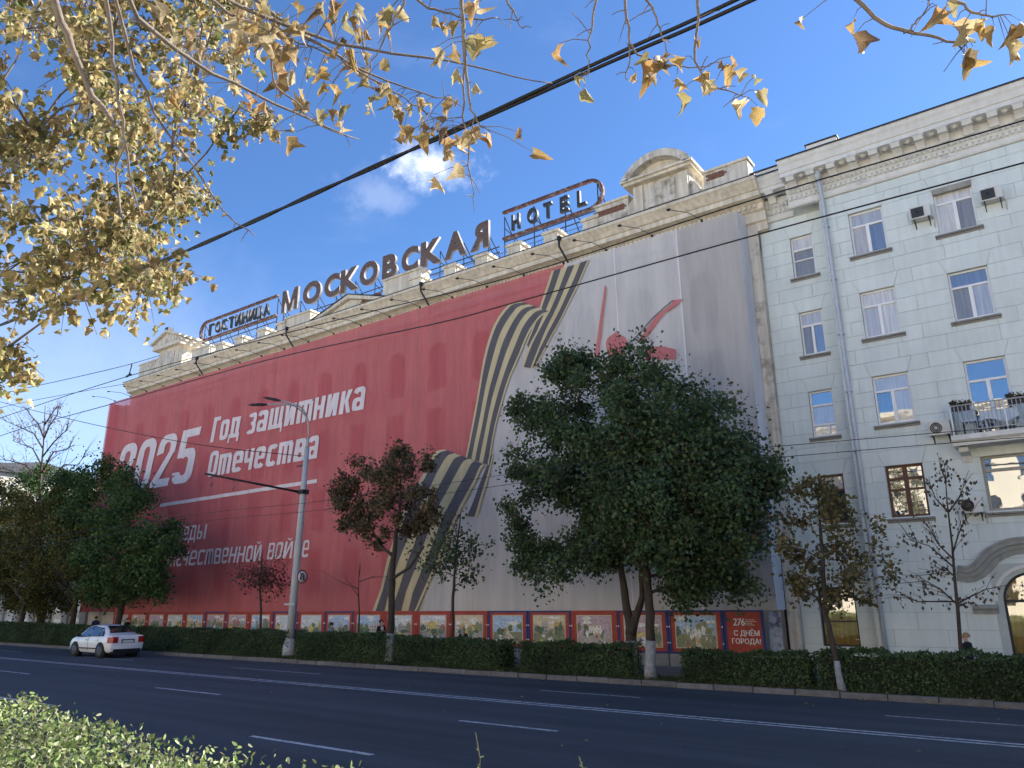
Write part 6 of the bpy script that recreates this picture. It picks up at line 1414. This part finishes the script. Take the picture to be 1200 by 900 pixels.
# ------------------------------------------------------------------ unseen houses added behind the camera to bounce sun onto the fronts
K['warmwall'] = mat('bounce_house_wall', (.72, .63, .48), .9, .06, .4)
def nearhouse(label, x0, x1, y1, h, nx, nz):
    b = thing('house', label, 'house', ((x0+x1)/2, y1-6, 0)); holes = []; sx_ = (x1-x0)/nx; sz = (h-1.4)/nz
    for i in range(nx):
        for j in range(nz): holes.append((x0+sx_*(i+.32), x0+sx_*(i+.68), .6+sz*(j+.28), .6+sz*(j+.85)))
    w = MB(); wall_holes(w, x0, x1, -.4, h, holes, y1, y1-.3)
    for xx in (x0, x1): w.add([(xx, y1, -.4), (xx, y1-12, -.4), (xx, y1-12, h), (xx, y1, h)], [(0, 1, 2, 3)])
    w.add([(x0, y1-12, -.4), (x1, y1-12, -.4), (x1, y1-12, h), (x0, y1-12, h)], [(0, 1, 2, 3)]); w.add([(x0, y1, h), (x1, y1, h), (x1, y1-12, h), (x0, y1-12, h)], [(0, 1, 2, 3)]); w.build('wall', K['warmwall'], b)
    p = MB()
    for q in holes: p.box(q[0]-.02, q[1]+.02, y1-.25, y1-.2, q[2]-.02, q[3]+.02)
    tag(p.build('window_panes', dark, b), kind='stuff')
    c = MB(); c.sweepx([(y1-.05, h-.6), (y1+.15, h-.55), (y1+.2, h-.3), (y1+.5, h-.15), (y1+.5, h+.05), (y1-.05, h+.1)], x0-.3, x1+.3); c.build('cornice', K['warmwall'], b)
nearhouse('cream house added behind the viewer to bounce sunlight, mirrored in the windows', -75, -22, -24, 17, 20, 5); nearhouse('second cream house added behind the viewer to bounce sunlight', -20, 36, -24, 18, 21, 5)

# ------------------------------------------------------------------ sunlit hedge in front of the camera
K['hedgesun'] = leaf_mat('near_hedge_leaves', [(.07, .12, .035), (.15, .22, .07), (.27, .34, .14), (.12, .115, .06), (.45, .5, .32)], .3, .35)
K['stem'] = mat('hedge_stems', (.09, .085, .04), .9, .3, 20)
hx0, hx1, hy0, hy1, hz = -14.0, 4.5, .95, 3.12, 1.13
near = thing('hedge', 'sunlit pale green privet hedge in the foreground at bottom left', 'hedge', (-5, 2, .06))
rg = np.random.default_rng(17)
def htop(x, y): return hz-.2/(1+np.exp(-(x+3.95)*4))+.11/(1+np.exp((x+6.7)*6))+.04*np.sin(x*1.9+.6)+.03*np.sin(x*4.7+y*3)+.025*np.sin(y*5.1+x)
cm = MB(); nx = 74; xs = np.linspace(hx0+.1, hx1-.1, nx+1); ysn = np.linspace(hy0+.12, hy1-.14, 7); vs = []
for x in xs:
    vs.append((x, hy0+.12, 0))
    for y in ysn: vs.append((x, y, float(htop(x, y))-.14+rg.uniform(-.05, .05)))
    vs.append((x, hy1-.14, 0))
cm.add(vs, [(9*i+a, 9*i+9+a, 9*i+10+a, 9*i+1+a) for i in range(nx) for a in range(8)]); cm.build('dark_core', K['hedgecore'], near)
T_LEAF = (np.array([(0, 0, 0), (-.2, .3, .05), (-.17, .7, .02), (0, 1, -.08), (.17, .7, .02), (.2, .3, .05)], float), np.array([(0, 1, 2, 5), (5, 2, 3, 4)]))
n = 52000; X = hx0+(hx1-hx0)*rg.random(n); Yt = hy0+(hy1-hy0)*rg.random(n); Z = htop(X, Yt)+rg.normal(-.02, .045, n)
n2 = 9000; X2 = hx0+(hx1-hx0)*rg.random(n2); Y2 = hy1+rg.normal(-.03, .05, n2); Z2 = .1+rg.random(n2)*(hz-.05)
P_ = np.concatenate([np.stack([X, Yt, Z], 1), np.stack([X2, Y2, Z2], 1)])
LV, LF = scatter(P_, .039, T_LEAF, 18); tag(fast_mesh('leaves', LV, LF, 4, K['hedgesun'], near), kind='stuff')
# shoots standing out of the clipped top, with their own leaves
sh = []
for k in range(150): x = hx0+6+rg.random()*7.0; y = hy1-rg.random()**1.6*1.6; sh.append((x, y, htop(x, y)-.06, rg.uniform(.06, .17)))
tws, lp_ = [], []
for x, y, z, l in sh:
    d = Vector((rg.normal(0, .3), rg.normal(0, .3), 1)).normalized(); tws.append(([Vector((x, y, z)), Vector((x, y, z))+d*l*.5, Vector((x, y, z))+d*l+Vector((rg.normal(0, .02), 0, 0))], .003, .0015))
    for k in range(7): lp_.append(tuple(Vector((x, y, z))+d*l*(.3+.7*k/6)))
V, F = tube_np(tws, 3); fast_mesh('shoot_stems', V, F, 4, K['stem'], near, kind='stuff')
LV, LF = scatter(np.array(lp_), .034, T_LEAF, 19); tag(fast_mesh('shoot_leaves', LV, LF, 4, K['hedgesun'], near), kind='stuff')
leafm = []
for v in range(5):
    tv = T_LEAF[0]*.042; me = bpy.data.meshes.new('leaf'); tv = tv.copy(); tv[:, 2] += rg.normal(0, .004, len(tv)); me.from_pydata([tuple(q) for q in tv], [], [tuple(f) for f in T_LEAF[1]]); me.materials.append(K['hedgesun']); leafm.append(me)
for k in range(220):
    x = -9+6.3*rg.random(); y = hy1-rg.random()**2*.9; o = link_mesh('leaf', leafm[k % 5], near)
    o.location = Vector((x, y, float(htop(x, y))+rg.uniform(-.02, .02)))-near.location; o.rotation_euler = (rg.uniform(-.9, .9), rg.uniform(-.9, .9), rg.uniform(0, 6.28))
for (px, py, top, lbl) in ((557, 925, 858, 0), (678, 925, 886, 0)):     # two long shoots at the bottom of the view
    a_, t_ = at(px+3, py, 2.95), at(px, top, 2.9); mid = a_.lerp(t_, .55)+Vector((.02, 0, 0))
    m = MB(); m.tube([a_+Vector((0, 0, -.1)), a_, mid, t_], [.005, .004, .003, .0015], 5); st = m.build('shoot', K['stem'], near)
    for k in range(9):
        q = a_.lerp(mid, k/5) if k < 5 else mid.lerp(t_, (k-5)/4); o = link_mesh('leaf', leafm[k % 5], st); o.location = q-near.location
        o.rotation_euler = (rg.uniform(.3, 1.0), rg.uniform(-.4, .4), k*2.4); s_ = 1.0-.07*k; o.scale = (s_*.7, s_*.75, s_)

# ------------------------------------------------------------------ yellow maples over the camera
K['lf_gold'] = leaf_mat('pale_gold_leaves', [(.11, .14, .055), (.32, .26, .11), (.42, .34, .17), (.25, .18, .09), (.19, .21, .085), (.54, .46, .28)], .36, .4)
K['lf_amber'] = leaf_mat('amber_leaves', [(.28, .19, .09), (.42, .30, .12), (.16, .11, .07), (.44, .37, .22), (.27, .25, .12), (.34, .20, .08), (.5, .42, .26)], .4, .55)
rA = random.Random(77)
polyA = [(-60, -60), (300, -60), (280, 40), (262, 90), (245, 130), (225, 170), (220, 215), (232, 250), (228, 268), (195, 285), (205, 310), (180, 345), (130, 352), (100, 385), (60, 360), (0, 385), (-60, 420)]
clA = []
while len(clA) < 98:
    p = (rA.uniform(-60, 300), rA.uniform(-60, 420))
    if inside(p, polyA): clA.append((far(p[0], p[1], rA.uniform(8.5, 13)), rA.uniform(.3, .58)))
for p in ((8, 408), (14, 432), (262, 150), (300, 135), (-10, 440), (200, 330)): clA.append((far(p[0], p[1], 10.5), .28))
tA = Vector((-13.5, 1.6, .06))
treeA = thing('autumn_maple', 'yellowing maple whose sunlit crown fills the upper left corner', 'tree', tA)
tm = MB(); tp = [tA, tA+Vector((.1, .1, 2.5)), tA+Vector((.4, .3, 5)), tA+Vector((1, .6, 7.5)), tA+Vector((1.8, .9, 10))]; tm.tube(tp, [.3, .24, .2, .14, .05], 10)
nodes = [tp[1].lerp(tp[4], i/14) for i in range(15)]; lines = []; ptsA = []
clA.sort(key=lambda q: min((nd-q[0]).length for nd in nodes))
for c, cr in clA:
    s = min(nodes, key=lambda q: (q-c).length+(1.5 if q.z > c.z+.2 else 0)); mid = s.lerp(c, .5)+Vector((rA.uniform(-.3, .3), rA.uniform(-.3, .3), .5))
    k_ = .035 if s in nodes[:15] else .018; nodes.append(c)
    mid = s.lerp(c, .5)+Vector((rA.uniform(-.15, .15), rA.uniform(-.15, .15), .1)); tm.tube([s, s.lerp(mid, .5), mid, c], [k_, k_*.8, k_*.6, k_*.4], 5)
    for k in range(8):
        e = c+Vector((rA.gauss(0, 1), rA.gauss(0, 1), rA.gauss(-.2, .8))).normalized()*cr*rA.uniform(.7, 1.3); m0 = c.lerp(e, .5)+Vector((0, 0, .1)); lines.append(([c, m0, e], .007, .003))
        for q in range(9): u = rA.uniform(.25, 1.05); ptsA.append(tuple(c.lerp(m0, u*2) if u < .5 else m0.lerp(e, u*2-1)))
tm.build('trunk', K['barkpale'], treeA); V, F = tube_np(lines, 3); fast_mesh('twig_mass', V, F, 4, K['barkpale'], treeA, kind='stuff')
ptsA = np.array(ptsA)+np.random.default_rng(3).normal(0, .07, (len(ptsA), 3))-np.array([0, 0, .05])
dd = np.linalg.norm(ptsA-np.array([0, 0, 2]), axis=1); order = np.argsort(dd); LEAFM = []
for v in range(8):
    V_, F_ = curled_leaf(rA.uniform(-.6, .6), rA.uniform(-.8, 1.0), v, rA.uniform(-.3, 1.0)); LEAFM.append((V_, F_))
for v in range(8):
    sel = order[260+v::8]; LV, LF = scatter(ptsA[sel], .1, LEAFM[v], 100+v, .75, .35)
    if v == 0: allV, allF = [LV], [LF]; off_ = len(LV)
    else: allV.append(LV); allF.append(LF+off_); off_ += len(LV)
tag(fast_mesh('crown', np.concatenate(allV), np.concatenate(allF), 3, K['lf_gold'], treeA, smooth=True), kind='stuff')
def leaf_objs(points, parent, mtl, size, seed, droop=.5, sz=None):
    r_ = random.Random(seed); mes = []
    for V_, F_ in LEAFM:
        me = bpy.data.meshes.new('leaf'); me.from_pydata([tuple(q) for q in V_], [], [tuple(f) for f in F_]); me.materials.append(mtl); me.polygons.foreach_set('use_smooth', [True]*len(me.polygons)); mes.append(me)
    for i, p in enumerate(points):
        o = link_mesh('leaf', mes[r_.randrange(8)], parent); o.location = Vector(p)-root_loc(parent)
        tilt = r_.gauss(PI/2+ (PI/2), droop); s = (sz[i] if sz is not None else size)*r_.uniform(.8, 1.2); o.scale = (s*r_.uniform(.4, .95), s, s*r_.uniform(.8, 1.8))
        o.rotation_euler = (PI/2+tilt-PI/2-PI/2, r_.gauss(0, .4), r_.uniform(0, 2*PI)); 
        o.rotation_euler = Vector((r_.gauss(0, droop), r_.gauss(0, droop), -1)).to_track_quat('Y', 'Z').to_euler() if True else o.rotation_euler
        o.rotation_euler.rotate_axis('Y', r_.uniform(0, 2*PI))
leaf_objs(ptsA[order[:260]], treeA, K['lf_gold'], .095, 8, .6)

tB = Vector((-.6, -2.6, .06))
treeB = thing('autumn_maple', 'maple overhead whose thin branches with amber leaves hang across the top of the view', 'tree', tB)
tm = MB(); tm.tube([tB, tB+Vector((0, .1, 3)), tB+Vector((0, .3, 5.2)), tB+Vector((0, .5, 8))], [.26, .21, .17, .08], 10)
fork = tB+Vector((0, .3, 5.0)); L1 = Vector((-3.4, .4, 6.3)); L2 = Vector((-1.6, 1.7, 6.9)); L3 = Vector((.6, 2.6, 6.6))
for L_, r_ in ((L1, .07), (L2, .06), (L3, .05)): tm.tube([fork, fork.lerp(L_, .5)+Vector((0, 0, .4)), L_], [.12, r_*1.3, r_], 8)
BR = [([(60, -14), (75, 30), (100, 95), (128, 138), (140, 150)], 5.6, 5.6, .026, .012, L1), ([(125, -14), (134, 60), (143, 140), (153, 205), (166, 258)], 5, 5, .013, .004, L1), ([(130, -14), (158, 80), (185, 140), (230, 200), (265, 250), (300, 277)], 5.2, 5.8, .012, .003, L1),
      ([(146, -14), (160, 18), (205, 58), (250, 85), (300, 110), (345, 132), (385, 150), (420, 164)], 6.2, 7.2, .02, .005, L1), ([(245, -14), (310, 22), (360, 38), (400, 50), (460, 64), (520, 69), (560, 80), (610, 90), (645, 97)], 5.6, 6.4, .014, .004, L2),
      ([(282, -14), (340, 30), (390, 60), (420, 80), (480, 104), (522, 116)], 5.8, 6.2, .014, .004, L2), ([(400, 72), (450, 100), (485, 122), (508, 137)], 5.9, 6.1, .008, .003, None), ([(465, -14), (500, 8), (540, 20), (583, 20)], 5.6, 5.8, .011, .004, L2),
      ([(540, -14), (546, 60), (549, 110), (556, 138), (564, 148)], 5, 5, .011, .004, L2), ([(541, -14), (545, 90), (545, 150), (551, 200), (555, 232)], 5.1, 5.1, .008, .003, L2), ([(588, -14), (600, 10), (613, 33)], 5.2, 5.2, .008, .003, L2), ([(480, -14), (456, 35), (432, 80)], 5, 5, .009, .003, L2),
      ([(702, -14), (692, 40), (689, 86)], 5, 5, .008, .003, L2), ([(731, -14), (737, 50), (734, 96)], 5, 5, .009, .003, L2), ([(752, -14), (768, 22), (782, 60)], 5, 5, .009, .003, L2), ([(738, 50), (752, 66), (775, 73), (830, 79)], 5, 5.1, .008, .003, None), ([(820, -14), (815, 50), (824, 92), (848, 104), (868, 111)], 5, 5, .009, .003, L3),
      ([(992, -14), (1030, 25), (1068, 40), (1105, 47), (1136, 47)], 5, 5, .014, .005, L3), ([(1100, -14), (1140, 14), (1172, 19)], 5, 5, .01, .004, L3), ([(312, 35), (318, 60), (322, 100), (350, 120), (362, 140), (400, 158)], 5.4, 5.6, .009, .003, None), ([(230, -14), (290, 30), (345, 46), (400, 70)], 6, 6.3, .012, .004, L1), ([(1060, 40), (1078, 22), (1090, 0)], 5, 5, .006, .003, None)]
ends = []; lines = []
for pts, d0, d1, ra, rb, root_ in BR:
    P_ = [far(a, b, d0+(d1-d0)*i/(len(pts)-1)) for i, (a, b) in enumerate(pts)]
    P_ = [Vector(q) for q in resample([tuple(q) for q in P_], 14)]
    if root_ is not None: P_ = [root_, root_.lerp(P_[0], .5)+Vector((0, 0, .15))]+P_; rs = [ra*1.5, ra*1.25]+[ra+(rb-ra)*i/14 for i in range(15)]
    else: rs = [ra+(rb-ra)*i/14 for i in range(15)]
    P_ = [q+Vector((rA.gauss(0, 1), rA.gauss(0, 1), rA.gauss(0, 1)))*.006 for q in P_]; tm.tube(P_, rs, 6); ends.append(P_[-15:])
    for k in range(5):                       # short buds and side twigs
        q = P_[-rA.randrange(1, 14)]; e = q+Vector((rA.gauss(0, .06), rA.gauss(0, .06), rA.gauss(-.03, .05))); lines.append(([q, q.lerp(e, .5)+Vector((0, 0, .01)), e], .0035, .002))
tm.build('trunk', K['barkpale'], treeB)
LFp, LFs = [], []
def put(px, py, d, s):
    p = far(px, py, d); LFp.append(p); LFs.append(s)
    q = min((v for e in ends for v in e), key=lambda v: (v-p).length)
    if (q-p).length < 1.2: lines.append(([q, q.lerp(p, .5)+Vector((0, 0, .02)), p], .003, .0016))
for px, py, s in [(1000, 22, .11), (1002, 40, .13), (940, 22, .10), (1098, 8, .14), (1108, 14, .13), (1120, 26, .13), (1136, 38, .15), (1140, 55, .15), (1128, 68, .14), (1150, 22, .13), (1165, 30, .12), (1178, 48, .15), (1188, 58, .14), (1196, 24, .14), (1185, 28, .12), (1110, 2, .12),
                  (757, 60, .12), (752, 72, .12), (770, 68, .14), (783, 72, .14), (764, 88, .15), (758, 90, .12), (793, 90, .16), (796, 108, .15), (780, 62, .11), (745, 85, .1), (832, 84, .14), (828, 94, .13), (852, 74, .13), (862, 84, .14), (857, 66, .1), (884, 90, .09), (890, 106, .1), (857, 122, .1), (888, 124, .12), (816, 46, .1), (803, 66, .1), (845, 72, .1),
                  (508, 205, .16), (528, 176, .13), (533, 162, .13), (536, 190, .13), (546, 150, .12), (560, 148, .13), (575, 156, .13), (607, 154, .11), (624, 178, .13), (655, 51, .12), (684, 104, .13), (672, 89, .1), (556, 98, .1), (535, 80, .11), (544, 160, .12), (512, 150, .13), (500, 155, .13), (486, 150, .14)]:
    put(px, py, 5.0, s)
for (x0, y0, x1, y1), n_, d in [((470, 112, 560, 160), 20, 6), ((400, 0, 470, 130), 34, 6), ((270, 0, 400, 60), 40, 5.6), ((300, 55, 400, 160), 28, 6.2), ((505, 0, 560, 75), 14, 5.4), ((190, 0, 290, 120), 20, 7)]:
    for k in range(n_): put(rA.uniform(x0, x1), rA.uniform(y0, y1), d+rA.uniform(-.4, .6), rA.uniform(.10, .15))
leaf_objs(LFp, treeB, K['lf_amber'], .13, 9, .55, LFs)
V, F = tube_np(lines, 4); fast_mesh('twig_mass', V, F, 4, K['barkpale'], treeB, kind='stuff')
